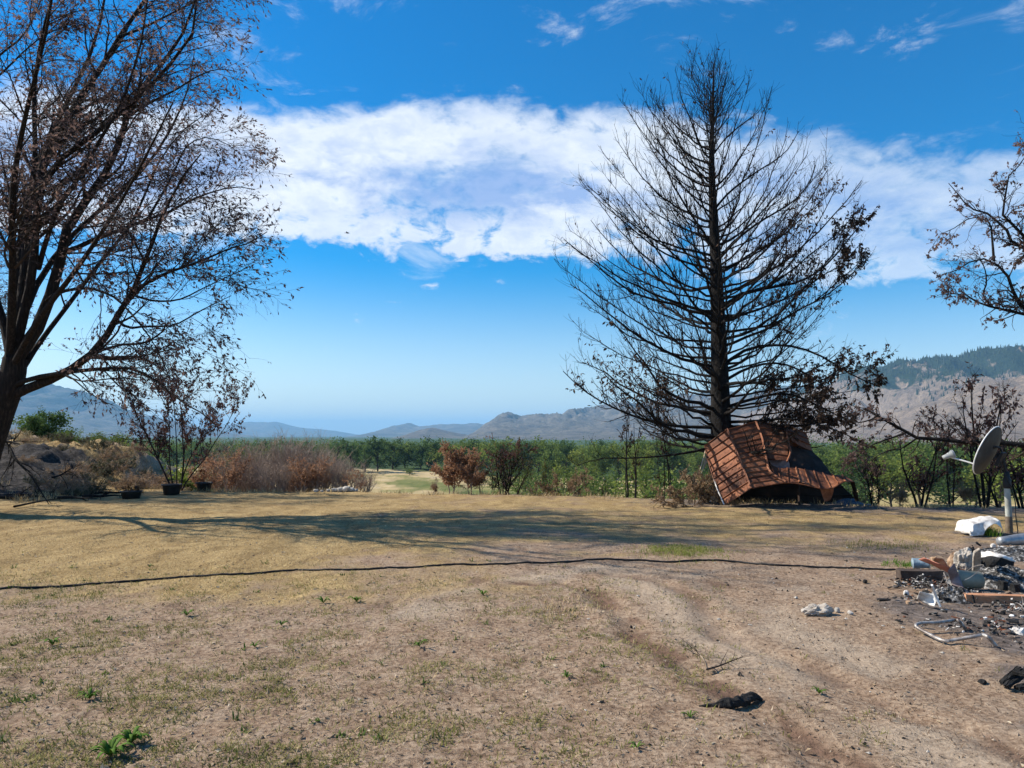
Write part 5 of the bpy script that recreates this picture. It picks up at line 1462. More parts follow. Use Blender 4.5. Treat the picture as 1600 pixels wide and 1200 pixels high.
# ================================================================ BENT WHITE METAL SHELL
def build_shell():
    p = onyard(1535, 836)
    s = p.y / F
    nu, nv = 34, 26
    u = np.linspace(0, 1, nu)[:, None]; a = np.linspace(0, 1, nv)[None]
    h = 0.27; ln = 0.56; dp = 0.34
    top = np.clip(a / 0.55, 0, 1); drp = np.clip((a - 0.55) / 0.45, 0, 1)
    bottom = np.where(u < 0.42, 0.0, 0.80 * np.clip(1 - ((u - 0.72) / 0.30) ** 2, 0, 1) ** 0.5)
    X = (u - .5) * ln + 0 * a - 0.05 * drp * (1 - u)
    Yd = dp / 2 - dp * top - 0.06 * drp + 0.05 * u
    edge = h * (0.78 + 0.22 * np.sin(top * math.pi * .8 + .35)) * (0.80 + .24 * u)
    Zh = edge * (1 - drp * (1 - bottom))
    endfold = np.clip((0.10 - u) / 0.10, 0, 1)
    Zh = Zh * (1 - 0.8 * endfold * (a < .8)); 
    Gd = np.stack([X + 0 * Yd, Yd + 0 * X, Zh + 0 * X], -1)
    Gd += (fbm(Gd[..., 0] * 8, Gd[..., 2] * 8 + Gd[..., 1] * 6, 3, 4) - .5)[..., None] * np.array([.03, .05, .05])
    Gd[..., 2] = np.maximum(Gd[..., 2], 0.006)
    thing_mesh('metal_shell', sheet_mesh('metal_shell', Gd, .006, M_WHITE, True), (p.x, p.y + .1, gz(p.x, p.y)), (0, 0, 0.12), 'crumpled white metal shell lying left of the dish post', 'scrap metal')
build_shell()

# ================================================================ HOSE ACROSS THE YARD
def build_hose():
    pts = [(-120, 929), (-40, 925), (0, 922), (90, 918), (150, 913), (230, 907), (300, 901), (380, 897), (460, 892), (530, 891), (600, 889), (650, 887), (700, 884), (780, 882), (860, 879), (930, 876), (1000, 877), (1060, 878), (1100, 877), (1150, 879), (1200, 883), (1260, 886), (1320, 888), (1380, 891), (1425, 892)]
    P = [onyard(a, b) for a, b in pts]
    P = resample([tuple(p) for p in P], 260)
    rng = np.random.default_rng(3)
    P[:, 1] += np.convolve(rng.normal(size=260), np.ones(9) / 9, 'same') * 0.05
    P[:, 2] = ground_height(P[:, 0], P[:, 1]) + 0.009
    P[:, 2] = np.maximum(P[:, 2], np.convolve(np.pad(P[:, 2], 4, mode='edge'), np.ones(9) / 9, 'valid'))
    g = Geo(); g.tubes(P[None], np.full((1, 260), 0.0115), 10)
    c = P[130].copy(); c[2] = 0
    me = recenter(g.mesh('garden_hose', M_RUBBER), c)
    thing_mesh('garden_hose', me, tuple(c), (0, 0, 0), 'long black hose stretched across the whole dry lawn', 'hose')
build_hose()

# ================================================================ PLANTERS
def planter(px, py, r, h, label, dead):
    p = onyard(px, py)
    root = empty('planter', p, label, 'planter', 'dark planters at the lawn edge')
    part('pot', lathe_mesh('pot', [(.01, 0), (r * .78, 0), (r * .95, h * .86), (r * 1.06, h * .87), (r * 1.06, h), (r * .96, h), (r * .94, h * .9), (.01, h * .88)], M_PLAN, 30), root)
    part('soil', rock_mesh('soil', r * 1.8, r * 1.8, .08, M_SOIL, 3, 2, .2, True), root, (0, 0, h * .89))
    if dead:
        rng = np.random.default_rng(int(px))
        pr = burnt_shrub('dead_plant', rng, .28, .3, 9, 30, 90, 700, .03, (M_CTWIG, M_CTWIG, L_DARK), .05, .05, .006, 50)
        for k in ('stem', 'twigs', 'foliage'):
            part('dead_' + k, pr[k], root, (0, 0, h * .9))
planter(205, 779, .26, .20, 'leftmost black planter holding a burnt bushy plant', True)
planter(268, 773, .25, .29, 'middle dark planter in front of the young scorched tree', False)
planter(319, 768, .22, .27, 'rightmost dark planter beside the brown thicket', False)

# ================================================================ RUBBLE AT THE RIGHT
def ground_rock(name, px, py, sx, sy, sz, mat, seed, label, cat, group=None, rz=0.0, amp=.35, sub=3, lift=.38, flat=True):
    p = onyard(px, py)
    return thing_mesh(name, rock_mesh(name, sx, sy, sz, mat, seed, sub, amp, False, flat), (p.x, p.y, p.z + sz * lift), (0, 0, rz), label, cat, group)

def heap(px, py, rx, ry, h, seed, label):
    p = onyard(px, py)
    n = 56
    u, v = np.meshgrid(np.linspace(-1, 1, n), np.linspace(-1, 1, n), indexing='ij')
    f = np.clip(1 - u * u - v * v, 0, 1) ** .7
    z = f * h * (0.35 + 1.3 * fbm(u * 2.6 + seed, v * 2.6, 5, seed, .62)) - 0.02
    G = np.stack([u * rx, v * ry, z], -1)
    i = (np.arange(n - 1)[:, None] * n + np.arange(n - 1)[None]).ravel()
    me = np_mesh('ash_heap', G.reshape(-1, 3), np.stack([i, i + n, i + n + 1, i + 1], 1), M_ASH, False)
    return thing_mesh('ash_heap', me, (p.x, p.y, p.z), (0, 0, 0), label, 'ash')
heap(1496, 937, .30, .18, .13, 3, 'grey speckled ash heap in front of the bucket')
heap(1575, 912, .50, .45, .16, 8, 'black ash heap at the right edge behind the orange board')
heap(1600, 870, .75, .5, .12, 12, 'low ash heap at the right edge below the grey pipe')

def rot_box(name, px, py, size, mat, rot, label, cat, lift=None, jit=.004, cuts=3, seed=1):
    p = onyard(px, py)
    return thing_mesh(name, box_mesh(name, *size, mat, .008, jit, seed, cuts), (p.x, p.y, p.z + (size[2] / 2 if lift is None else lift)), rot, label, cat)
rot_box('charred_beam', 1437, 906, (.46, .12, .11), simple('charred_plank', [(0.3, (0.045, 0.032, 0.026)), (0.6, (0.10, 0.075, 0.06)), (0.8, (0.17, 0.13, 0.10))], 6, .9, .5, 40), (0, 0, -.05), 'short dark charred beam at the left end of the debris pile', 'beam')
rot_box('brick_board', 1590, 944, (.95, .10, .085), M_ORANGE, (0, 0, -.13), 'long orange board lying at the right edge of the rubble', 'board', None, .004, 4, 2)
rot_box('charred_block', 1568, 934, (.06, .06, .09), M_BLACK, (.1, .1, .3), 'left of two black blocks standing on the orange board', 'block', .12)
rot_box('charred_block', 1587, 938, (.055, .06, .08), M_BLACK, (.05, -.1, .1), 'right of two black blocks standing on the orange board', 'block', .12)

# can
p = onyard(1440, 899)
cn = lathe_mesh('paint_can', [(.001, -.085), (.058, -.085), (.062, -.08), (.058, -.072), (.057, .07), (.062, .08), (.058, .085), (.05, .08), (.001, .075)], M_BLUEC, 24, True, .02, 2)
thing_mesh('paint_can', cn, (p.x + .02, p.y + .05, p.z + .13), (rad(86), 0, rad(70)), 'scorched blue grey can lying on the charred beam', 'can')

# bucket on its side, khaki, with wire handle
p = onyard(1519, 924)
bk = empty('bucket', (p.x, p.y + .06, p.z + .105), 'khaki metal bucket lying on its side in the rubble', 'bucket')
bk.rotation_euler = (rad(4), rad(-88), rad(-8))
part('pail', lathe_mesh('pail', [(.001, -.125), (.082, -.125), (.086, -.12), (.102, .12), (.107, .122), (.107, .132), (.100, .132), (.096, .12), (.08, -.115), (.001, -.115)], M_BUCKET, 32, True, .012, 4), bk)
part('handle', tube_mesh('handle', [(0, .105, .115), (.05, .10, .0), (.13, .07, -.10), (.16, 0, -.15), (.14, -.07, -.10), (.05, -.1, .02), (0, -.105, .115)], .003, M_TUBE, 6, 40), bk)
part('torn_lining', sheet_mesh('torn_lining', [[(math.cos(t) * .098, math.sin(t) * .098, .13 + w * (.03 + .02 * math.sin(t * 7))) for w in (0, .5, 1)] for t in np.linspace(.4, 3.6, 24)], .003, M_WHITE), bk)

ground_rock('concrete_chunk', 1510, 893, .24, .15, .30, M_CONC, 5, 'jagged pale concrete chunk standing in the debris pile', 'concrete', None, .2, .75, 4, .36, False)
ground_rock('concrete_chunk', 1495, 890, .13, .12, .22, M_CARD, 9, 'smaller tan concrete chunk leaning left of the jagged one', 'concrete', None, .9, .8, 4, .36, False)
ground_rock('charred_block', 1516, 884, .10, .09, .24, M_BLACK, 13, 'charred black lump behind the jagged concrete chunk', 'block', None, .4, .8, 4, .36, False)
def bent_sheet(name, pts_l, pts_r, mat, label, cat, seed=1, crumple=.02, nu=14, nv=8, th=.004, smooth=True):
    u = np.linspace(0, 1, nu); v = np.linspace(0, 1, nv)
    a = lerp_poly(pts_l, u); b = lerp_poly(pts_r, u)
    G = a[:, None] * (1 - v)[None, :, None] + b[:, None] * v[None, :, None]
    N = norm(np.cross(np.gradient(G, axis=0), np.gradient(G, axis=1)))
    G = G + N * ((fbm(G[..., 0] * 9 + seed, G[..., 1] * 9 + G[..., 2] * 11, 4, seed) - .5) * 2 * crumple)[..., None]
    c = G.reshape(-1, 3).mean(0)
    return thing_mesh(name, recenter(sheet_mesh(name, G, th, mat, smooth), c), tuple(c), (0, 0, 0), label, cat)
def W(px, py, z):
    return gnd(px, py, z)
bent_sheet('red_sheet', [W(1435, 874, .30), W(1460, 884, .25), W(1486, 897, .17)], [W(1443, 871, .34), W(1468, 880, .31), W(1490, 889, .24)], M_PINK, 'heat reddened strip of sheet metal sloping across the pile', 'sheet metal', 3, .012)
bent_sheet('grey_sheet', [W(1482, 893, .22), W(1484, 905, .12), W(1490, 916, .05)], [W(1491, 880, .30), W(1499, 900, .16), W(1507, 920, .05)], M_PLUM, 'purple grey bent metal sheet in front of the concrete chunk', 'sheet metal', 5, .015)
bent_sheet('plaster_sheet', [W(1452, 872, .30), W(1458, 882, .24), W(1470, 888, .20)], [W(1462, 868, .36), W(1476, 874, .32), W(1486, 886, .24)], M_CARD, 'tan torn plaster sheet behind the red strip', 'sheet', 7, .03)
bent_sheet('curved_board', [W(1522, 862, .40), W(1521, 875, .28), W(1520, 892, .14)], [W(1531, 857, .44), W(1532, 872, .30), W(1530, 891, .14)], M_CONC, 'upright tan board right of the jagged concrete chunk', 'board', 8, .01, th=.03)
ground_rock('burnt_appliance', 1557, 895, .38, .30, .26, M_BLACK, 21, 'black burnt appliance lump under the white sheet', 'appliance', None, .1, .16, 3, .42)
bent_sheet('white_sheet', [W(1530, 872, .28), W(1548, 868, .33), W(1566, 872, .31), W(1584, 880, .24)], [W(1534, 864, .30), W(1550, 861, .36), W(1566, 865, .34), W(1582, 872, .28)], M_WHITE, 'crumpled white sheet draped over the burnt appliance', 'sheet', 11, .035)
bent_sheet('white_scrap', [W(1432, 936, .05), W(1445, 944, .02), W(1462, 948, .02)], [W(1437, 924, .15), W(1450, 927, .13), W(1462, 928, .13)], M_WHITE, 'crumpled white panel scrap in front of the ash heap', 'panel', 13, .03)
thing_mesh('white_stick', recenter(tube_mesh('white_stick', [W(1456, 914, .24), W(1462, 931, .12), W(1469, 948, .02)], .011, M_RIM, 5, 8, False), tuple(W(1462, 931, .1))), tuple(W(1462, 931, .1)), (0, 0, 0), 'thin white strip leaning on the crumpled white panel', 'strip')
# pipe / gutter at the far right
a, b_ = onyard(1562, 857), onyard(1660, 850)
thing_mesh('grey_pipe', recenter(tube_mesh('grey_pipe', [a + Vector((0, 0, .10)), (a + b_) / 2 + Vector((0, 0, .11)), b_ + Vector((0, 0, .12))], [.06, .085, .09, .09], M_GALV, 14, 16), tuple(a)), tuple(a), (0, 0, 0), 'grey galvanised pipe lying at the right edge below the dish', 'pipe')
ground_rock('white_fragment', 1552, 856, .09, .07, .08, M_WHITE, 31, 'small white fragment at the left end of the grey pipe', 'fragment', None, 0, .3, 2)
ground_rock('white_fragment', 1416, 931, .06, .05, .07, M_WHITE, 33, 'small white fragment left of the crumpled white panel', 'fragment', None, 0, .35, 2)
ground_rock('white_fragment', 1592, 990, .13, .10, .06, M_WHITE, 34, 'white fragment at the right edge near the bent tube', 'fragment', None, .4, .4, 3)
ground_rock('tan_fragment', 1420, 945, .06, .06, .05, M_CARD, 35, 'small tan fragment below the crumpled white panel', 'fragment', None, 0, .35, 2)
ground_rock('rubble_lump', 1279, 960, .22, .16, .12, M_CONC, 36, 'pale broken lump lying alone on the bare dirt', 'rubble', None, .3, .85, 4, .22, False)
ground_rock('stone_chip', 1308, 957, .05, .05, .06, M_STONE, 37, 'cream stone chip right beside the pale broken lump', 'stone', None, .3, .35, 2)
ground_rock('stone_chip', 1329, 960, .06, .05, .03, M_STONE, 38, 'flat pale stone chip farther right of the pale lump', 'stone', None, .3, .35, 2)
ground_rock('charcoal_chunk', 1352, 911, .05, .05, .05, M_BLACK, 41, 'small black cube of charcoal left of the debris pile', 'charcoal', None, .2, .2, 2)
ground_rock('charcoal_chunk', 1381, 939, .16, .06, .03, M_BLACK, 42, 'flat charred splinter left of the white panel', 'charcoal', None, -.1, .4, 2)
ground_rock('charcoal_chunk', 1567, 960, .05, .04, .04, M_BLACK, 43, 'small black chunk below the orange board', 'charcoal', None, .5, .4, 2)
ground_rock('charcoal_chunk', 1535, 1068, .07, .05, .035, M_BLACK, 44, 'black chunk on the dirt left of the charred logs', 'charcoal', None, .5, .4, 2)

# bent tube frame
def build_tube():
    z = .085
    P = [gnd(1508, 979.5, .012), gnd(1498, 967.5, z), gnd(1492, 966, z), gnd(1465, 969.6, z), gnd(1440, 970.5, z), gnd(1431, 974, z - .01), gnd(1437, 980, z - .03), gnd(1452, 988, .04), gnd(1468, 996, .03), gnd(1480, 998.5, .03), gnd(1492, 996.5, .04), gnd(1521, 991.5, z - .01), gnd(1535, 989, z), gnd(1543, 992, z), gnd(1549, 998, .05), gnd(1556, 1006, .012)]
    off = gz(P[5].x, P[5].y)
    P = [p + Vector((0, 0, off)) for p in P]
    c = gnd(1480, 985, 0)
    thing_mesh('bent_tube', recenter(tube_mesh('bent_tube', P, .0135, M_TUBE, 12, 120), tuple(c)), tuple(c), (0, 0, 0), 'bent metal tube frame lying on the dirt below the rubble', 'tube frame')
build_tube()

# charred logs at the right edge, charred chunk in the foreground, dry twig
def log(name, pts, r, label, seed):
    P = resample([tuple(p) for p in pts], 26)
    K = 26; n = 14
    rr = np.interp(np.linspace(0, 1, K), np.linspace(0, 1, len(r)), r)
    g = Geo(); g.tubes(P[None], rr[None], n)
    V = g.v[0].reshape(K, n, 3).astype(np.float64)
    C = P[:, None]
    d = V - C
    w = 1 + 1.5 * (fbm(V[..., 0] * 20 + seed, V[..., 1] * 20 + V[..., 2] * 26, 5, seed, .62) - .5)
    V = C + d * w[..., None]
    g.v[0] = V.reshape(-1, 3)
    c = P.mean(0); c[2] = P[:, 2].min() - .02
    return thing_mesh(name, recenter(g.mesh(name, M_BLACK, False), c), tuple(c), (0, 0, 0), label, 'charred wood')
def char_plank(p0, p1, w, h, label, seed):
    d = p1 - p0; L_ = d.length
    me = box_mesh('charred_plank', L_, w, h, M_BLACK, 0, .006, seed, 5)
    o = thing_mesh('charred_plank', me, (p0 + p1) / 2, (0, 0, 0), label, 'charred wood')
    o.rotation_mode = 'QUATERNION'; o.rotation_quaternion = d.to_track_quat('X', 'Z')
char_plank(gnd(1566, 1068, .015), gnd(1594, 1043, .11), .030, .022, 'upper charred plank at the right edge of the yard', 3)
char_plank(gnd(1573, 1073, .012), gnd(1612, 1040, .10), .034, .024, 'lower charred plank at the right edge of the yard', 5)
char_plank(gnd(1584, 1050, .09), gnd(1622, 1056, .10), .030, .022, 'charred plank lying across the two leaning planks at the right edge', 7)
char_plank(gnd(1588, 1074, .012), gnd(1630, 1068, .03), .040, .02, 'charred plank flat on the dirt under the leaning ones at the right edge', 9)
log('charred_chunk', [gnd(1092, 1103, .008), gnd(1112, 1102, .012), gnd(1130, 1100, .020), gnd(1150, 1097, .026), gnd(1168, 1092, .028), gnd(1182, 1089, .026), gnd(1191, 1094, .012)], [.004, .012, .026, .034, .036, .026, .010], 'black charred wood chunk alone on the foreground dirt', 9)
def build_twig():
    rng = np.random.default_rng(4)
    def L(pts, r):
        P = resample([tuple(p) for p in pts], 14); return P, r * (1 - .6 * np.linspace(0, 1, 14))
    main = L([gnd(1104, 1046, .015), gnd(1122, 1041, .02), gnd(1140, 1034, .03), gnd(1158, 1027, .05)], .007)
    pale = L([gnd(1105, 1045, .015), gnd(1102, 1034, .06), gnd(1094, 1024, .09), gnd(1082, 1014, .10)], .006)
    P0, R0 = stack([main, pale])
    P1, R1 = spawn(P0, R0, 16, rng, .3, 1, .14, .4, .4, 45, 12, (0, 0, .15), (0, 0, 0), .15, 6, .5, .0016, .4)
    c = gnd(1105, 1046, 0)
    root = empty('dry_twig', c, 'forked dry twig lying above the charred chunk', 'twig')
    g = Geo(); g.tubes(main[0][None], main[1][None], 6); part('dark_stem', recenter(g.mesh('dark_stem', M_TWIG), tuple(c)), root)
    g = Geo(); g.tubes(pale[0][None], pale[1][None], 6); part('pale_stem', recenter(g.mesh('pale_stem', M_STICK), tuple(c)), root)
    g = Geo(); g.tubes(P1, R1, 4); part('twigs', recenter(g.mesh('twigs', M_TWIG), tuple(c)), root)
build_twig()

# pale rocks under the thicket
rk = np.random.default_rng(8)
lab = ['first', 'second', 'third', 'fourth', 'fifth', 'sixth', 'seventh', 'eighth']
for k, (px, sz) in enumerate([(494, .22), (503, .16), (513, .2), (523, .28), (533, .34), (541, .42), (549, .3), (556, .2)]):
    sz *= .62; p = at(px, 764, 21.4); z = gz(p.x, p.y)
    thing_mesh('pale_rock', rock_mesh('pale_rock', sz * 1.3, sz, sz * .8, M_STONE, 60 + k, 2, .3), (p.x, p.y, max(z, -.15) + sz * .3), (0, 0, k), '%s pale rock from the left at the foot of the brown thicket' % lab[k], 'rock', 'pale rocks by the thicket')

# bird
def build_bird():
    c = at(543, 364, 60)
    root = empty('bird', c, 'small dark bird flying in front of the white cloud', 'bird')
    part('body', lathe_mesh('body', [(.001, -.16), (.03, -.12), (.05, -.03), (.045, .05), (.03, .10), (.022, .13), (.001, .17)], M_BLACK, 12), root).rotation_euler = (0, rad(90), .2)
    for s in (-1, 1):
        G = [[(x * .5 - .05 * t, s * (.03 + .26 * t), .10 * t - .06 * t * t) for x in np.linspace(-.16 * (1 - .6 * t), .12 * (1 - .5 * t), 4)] for t in np.linspace(0, 1, 6)]
        part('wing', sheet_mesh('wing', G, .006, M_BLACK), root)
    part('tail', sheet_mesh('tail', [[(-.14 - .12 * t, y * (.02 + .05 * t), .0) for y in (-1, 0, 1)] for t in (0, .5, 1)], .005, M_BLACK), root)
build_bird()

# shards, splinters and wire knitting the rubble together: too small to count
def build_shards():
    rng = np.random.default_rng(91)
    cen = [(1500, 905, .45, .30), (1565, 900, .5, .4), (1480, 935, .45, .2), (1590, 950, .4, .35), (1585, 865, .5, .35), (1440, 915, .3, .2), (1560, 985, .6, .35)]
    for nm, mat, n, sl, lab in (('ash_shards', M_ASH, 420, 1.0, 'grey ash shards covering the rubble'), ('white_shards', M_WHITE, 120, .8, 'white plaster shards covering the rubble'),
                                ('rusty_shards', M_RUST, 130, 1.0, 'rusty metal shards covering the rubble'), ('black_splinters', M_BLACK, 320, 1.3, 'black wood splinters covering the rubble')):
        g = Geo()
        k = rng.integers(0, len(cen), n)
        P = np.array([tuple(onyard(c[0], c[1]))[:2] for c in cen])
        sx = np.array([c[2] for c in cen]); sy = np.array([c[3] for c in cen])
        x = P[k, 0] + rng.normal(size=n) * sx[k] * .6; y = P[k, 1] + rng.normal(size=n) * sy[k] * .6
        z = ground_height(x, y) + .005 + np.abs(rng.normal(size=n)) * .03 * np.exp(-((x - P[k, 0]) / sx[k]) ** 2)
        L = (.02 + .07 * rng.random(n) ** 2) * sl; Wd = L * (.15 + .6 * rng.random(n)); H = .004 + .012 * rng.random(n)
        R = norm(np.stack([rng.normal(size=n), rng.normal(size=n), .35 * rng.normal(size=n)], 1))
        S = norm(np.cross(R, np.stack([.3 * rng.normal(size=n), .3 * rng.normal(size=n), np.ones(n)], 1))); N = np.cross(R, S)
        c = np.stack([x, y, z + H], 1)
        cor = []
        for a, b_, h in ((-1, -1, -1), (1, -.7, -1), (.8, 1, -1), (-.9, .8, -1), (-1, -.8, 1), (.9, -1, 1), (1, .7, 1), (-.8, 1, 1)):
            cor.append(c + R * (L * a * (.6 + .4 * rng.random(n)))[:, None] * .5 + S * (Wd * b_ * (.5 + .5 * rng.random(n)))[:, None] * .5 + N * (H * h)[:, None] * .5)
        V = np.stack(cor, 1)
        f = np.array([(0, 3, 2, 1), (4, 5, 6, 7), (0, 1, 5, 4), (1, 2, 6, 5), (2, 3, 7, 6), (3, 0, 4, 7)])
        me = np_mesh(nm, V.reshape(-1, 3), (np.arange(n)[:, None, None] * 8 + f[None]).reshape(-1, 4), mat, False)
        tag(part(nm, me), lab, 'debris', None, 'stuff')
    g = Geo()
    for q in range(14):
        c = cen[int(rng.integers(0, 4))]
        p = onyard(c[0] + rng.normal() * 18, c[1] + rng.normal() * 8)
        pts = [np.array(p) + np.array([0, 0, .02])]
        d = norm(rng.normal(size=3) * np.array([1, .6, .5]))
        for i in range(5):
            pts.append(pts[-1] + d * .07); d = norm(d + rng.normal(size=3) * .5)
        pts = np.array(pts); pts[:, 2] = np.maximum(pts[:, 2], p.z + .006)
        Q = resample(pts, 20); g.tubes(Q[None], np.full((1, 20), .0028), 5)
    tag(part('wire_tangle', g.mesh('wire_tangle', M_TUBE)), 'thin bent wires tangled in the rubble', 'wire', None, 'stuff')
build_shards()
# ================================================================ GRASS, WEEDS, LITTER
def blades(name, n, sampler, lmin, lmax, width, lean, mat, seed, label, segs=2, tuft=1, tuft_r=.03, kind='stuff', cat='grass'):
    rng = np.random.default_rng(seed)
    cx, cy = sampler(rng, n)
    if tuft > 1:
        cx = np.repeat(cx, tuft) + rng.normal(size=len(cx) * tuft) * tuft_r
        cy = np.repeat(cy, tuft) + rng.normal(size=len(cy) * tuft) * tuft_r
    N = len(cx)
    z = ground_height(cx, cy)
    az = rng.random(N) * 6.2832
    L = lmin + (lmax - lmin) * rng.random(N) ** 1.5
    ln = np.radians(lean * (0.35 + 0.85 * rng.random(N))); ln = np.minimum(ln, 1.52)
    d = np.stack([np.cos(az) * np.sin(ln), np.sin(az) * np.sin(ln), np.cos(ln)], 1)
    side = np.stack([-np.sin(az), np.cos(az), np.zeros(N)], 1)
    p0 = np.stack([cx, cy, z - .002], 1)
    w = (width * (0.6 + 0.8 * rng.random(N)))[:, None]
    p1 = p0 + d * (L * .55)[:, None]
    d2 = norm(d + np.stack([np.cos(az), np.sin(az), -0.6 * np.ones(N)], 1) * 0.35)
    p2 = p1 + d2 * (L * .45)[:, None]
    p2[:, 2] = np.maximum(p2[:, 2], z + .001)
    V = np.stack([p0 - side * w / 2, p0 + side * w / 2, p1 + side * w * .42, p1 - side * w * .42, p2], 1)
    b = np.arange(N) * 5
    g = Geo(); g.v = [V.reshape(-1, 3)]; g.n = N * 5
    g.f4 = [np.stack([b, b + 1, b + 2, b + 3], 1)]; g.f3 = [np.stack([b + 3, b + 2, b + 4], 1)]
    o = part(name, g.mesh(name, mat, False))
    return tag(o, label, cat, None, kind)

def yard_xy(rng, n, ymin, ymax, pw=1.0):
    y = ymin * (ymax / ymin) ** (rng.random(n) ** pw)
    x = (rng.random(n) * 2 - 1) * (0.74 * y + 1.0)
    return x, y

def zone_keep(x, y, fn, rng):
    m = rng.random(len(x)) < fn(x, y)
    return x[m], y[m]

def lawnness(x, y):
    n_a = fbm(x * 0.45, y * 0.45, 5, 101); n_c = fbm(x * 0.9 + 9, y * 1.3, 4, 131)
    bare = sstep(x + 0.25 * y + (n_a - 0.5) * 5.5, -0.6, 2.6) * (1 - sstep(y + (n_c - .5) * 4, 9.0, 13.0) * 0.7)
    return np.clip(1 - bare, 0.0, 1)

def s_straw(rng, n):
    x, y = yard_xy(rng, n, 2.3, 20, 0.85)
    return zone_keep(x, y, lambda a, b: lawnness(a, b) * (0.22 + 0.78 * sstep(b, 6.0, 8.0)) * (0.35 + 0.65 * sstep(fbm(a * 2.2, b * 2.2, 4, 111), .35, .6)) * np.where(b < np.interp(a, EDGE_X, EDGE_Y), 1, 0), rng)
GR_STRAW = simple('straw_blade', [(0.3, (0.26, 0.18, 0.085)), (0.5, (0.44, 0.33, 0.17)), (0.7, (0.60, 0.48, 0.28))], 14, .9, spec=.1)
GR_GREEN = leaf_mat('grass_blade', [(0.22, (0.065, 0.075, 0.018)), (0.42, (0.16, 0.165, 0.042)), (0.58, (0.28, 0.25, 0.09)), (0.78, (0.48, 0.40, 0.21))], 2.5, .35)
GR_BRIGHT = leaf_mat('weed_blade', [(0.25, (0.06, 0.12, 0.015)), (0.5, (0.12, 0.22, 0.03)), (0.75, (0.20, 0.30, 0.05))], 4, .35)
GR_PATCH = leaf_mat('yellow_green_blade', [(0.25, (0.10, 0.13, 0.025)), (0.5, (0.20, 0.23, 0.05)), (0.75, (0.36, 0.33, 0.12))], 5, .35)
GR_DEAD = simple('dead_fleck', [(0.3, (0.04, 0.026, 0.018)), (0.48, (0.12, 0.08, 0.052)), (0.62, (0.30, 0.22, 0.15)), (0.75, (0.55, 0.46, 0.35))], 30, .95, spec=.1, detail=2)
blades('dry_grass', 150000, s_straw, .02, .075, .0032, 82, GR_STRAW, 1, 'short cured straw coloured lawn grass')

def s_fleck(rng, n):
    x, y = yard_xy(rng, n, 2.2, 15, 0.8)
    return zone_keep(x, y, lambda a, b: 0.35 + 0.65 * sstep(fbm(a * 1.7, b * 1.7, 4, 311), .4, .62), rng)
blades('dead_litter', 75000, s_fleck, .012, .05, .0045, 88, GR_DEAD, 2, 'dead grass flecks and char crumbs littering the dirt', cat='litter')

def green_zone(x, y):
    a = (1 - sstep(x + (fbm(x * 1.1, y * 1.1, 3, 401) - .5) * 4 - 0.12 * y, -1.4, 1.6)) * (1 - sstep(y, 7.4, 9.6)) * (0.10 + 0.9 * sstep(fbm(x * 1.9 + 2, y * 1.9, 5, 411, .66), .42, .62))
    return a
def s_green(rng, n):
    x, y = yard_xy(rng, n, 2.3, 10, .9)
    return zone_keep(x, y, lambda a, b: green_zone(a, b), rng)
blades('green_grass', 29000, s_green, .012, .055, .005, 60, GR_GREEN, 3, 'sparse green grass sprouting in the left foreground', tuft=9, tuft_r=.028)

def s_sparse(rng, n):
    x, y = yard_xy(rng, n, 2.5, 12, .9)
    return zone_keep(x, y, lambda a, b: 0.15 + 0 * a, rng)
blades('sprout_grass', 900, s_sparse, .02, .06, .005, 55, GR_GREEN, 4, 'scattered green sprouts on the bare dirt', tuft=12, tuft_r=.025)

def s_patch(px, py, rx, ry, n_):
    c = onyard(px, py)
    def f(rng, n):
        a = rng.normal(size=n) * rx; b = rng.normal(size=n) * ry
        return c.x + a, c.y + b
    return f
blades('grass_patch', 300, s_patch(1065, 861, .30, .28, 0), .02, .085, .005, 55, GR_PATCH, 5, 'bright green grass patch in the middle of the yard', tuft=12, tuft_r=.05)
blades('grass_patch', 60, s_patch(1372, 852, .35, .28, 0), .03, .11, .006, 45, GR_GREEN, 6, 'dull green grass patch left of the debris', tuft=10, tuft_r=.05)
blades('grass_patch', 40, s_patch(1548, 836, .10, .10, 0), .08, .22, .007, 35, GR_BRIGHT, 7, 'tall grass tuft between the white shell and the post', tuft=9, tuft_r=.03)
blades('grass_patch', 40, s_patch(1422, 884, .14, .09, 0), .03, .10, .006, 40, GR_BRIGHT, 8, 'green grass tuft beside the end of the hose', tuft=10, tuft_r=.03)
blades('grass_patch', 60, s_patch(890, 955, .22, .18, 0), .03, .09, .004, 35, GR_STRAW, 9, 'thin pale grass tuft beside the left tyre track', tuft=6, tuft_r=.03)

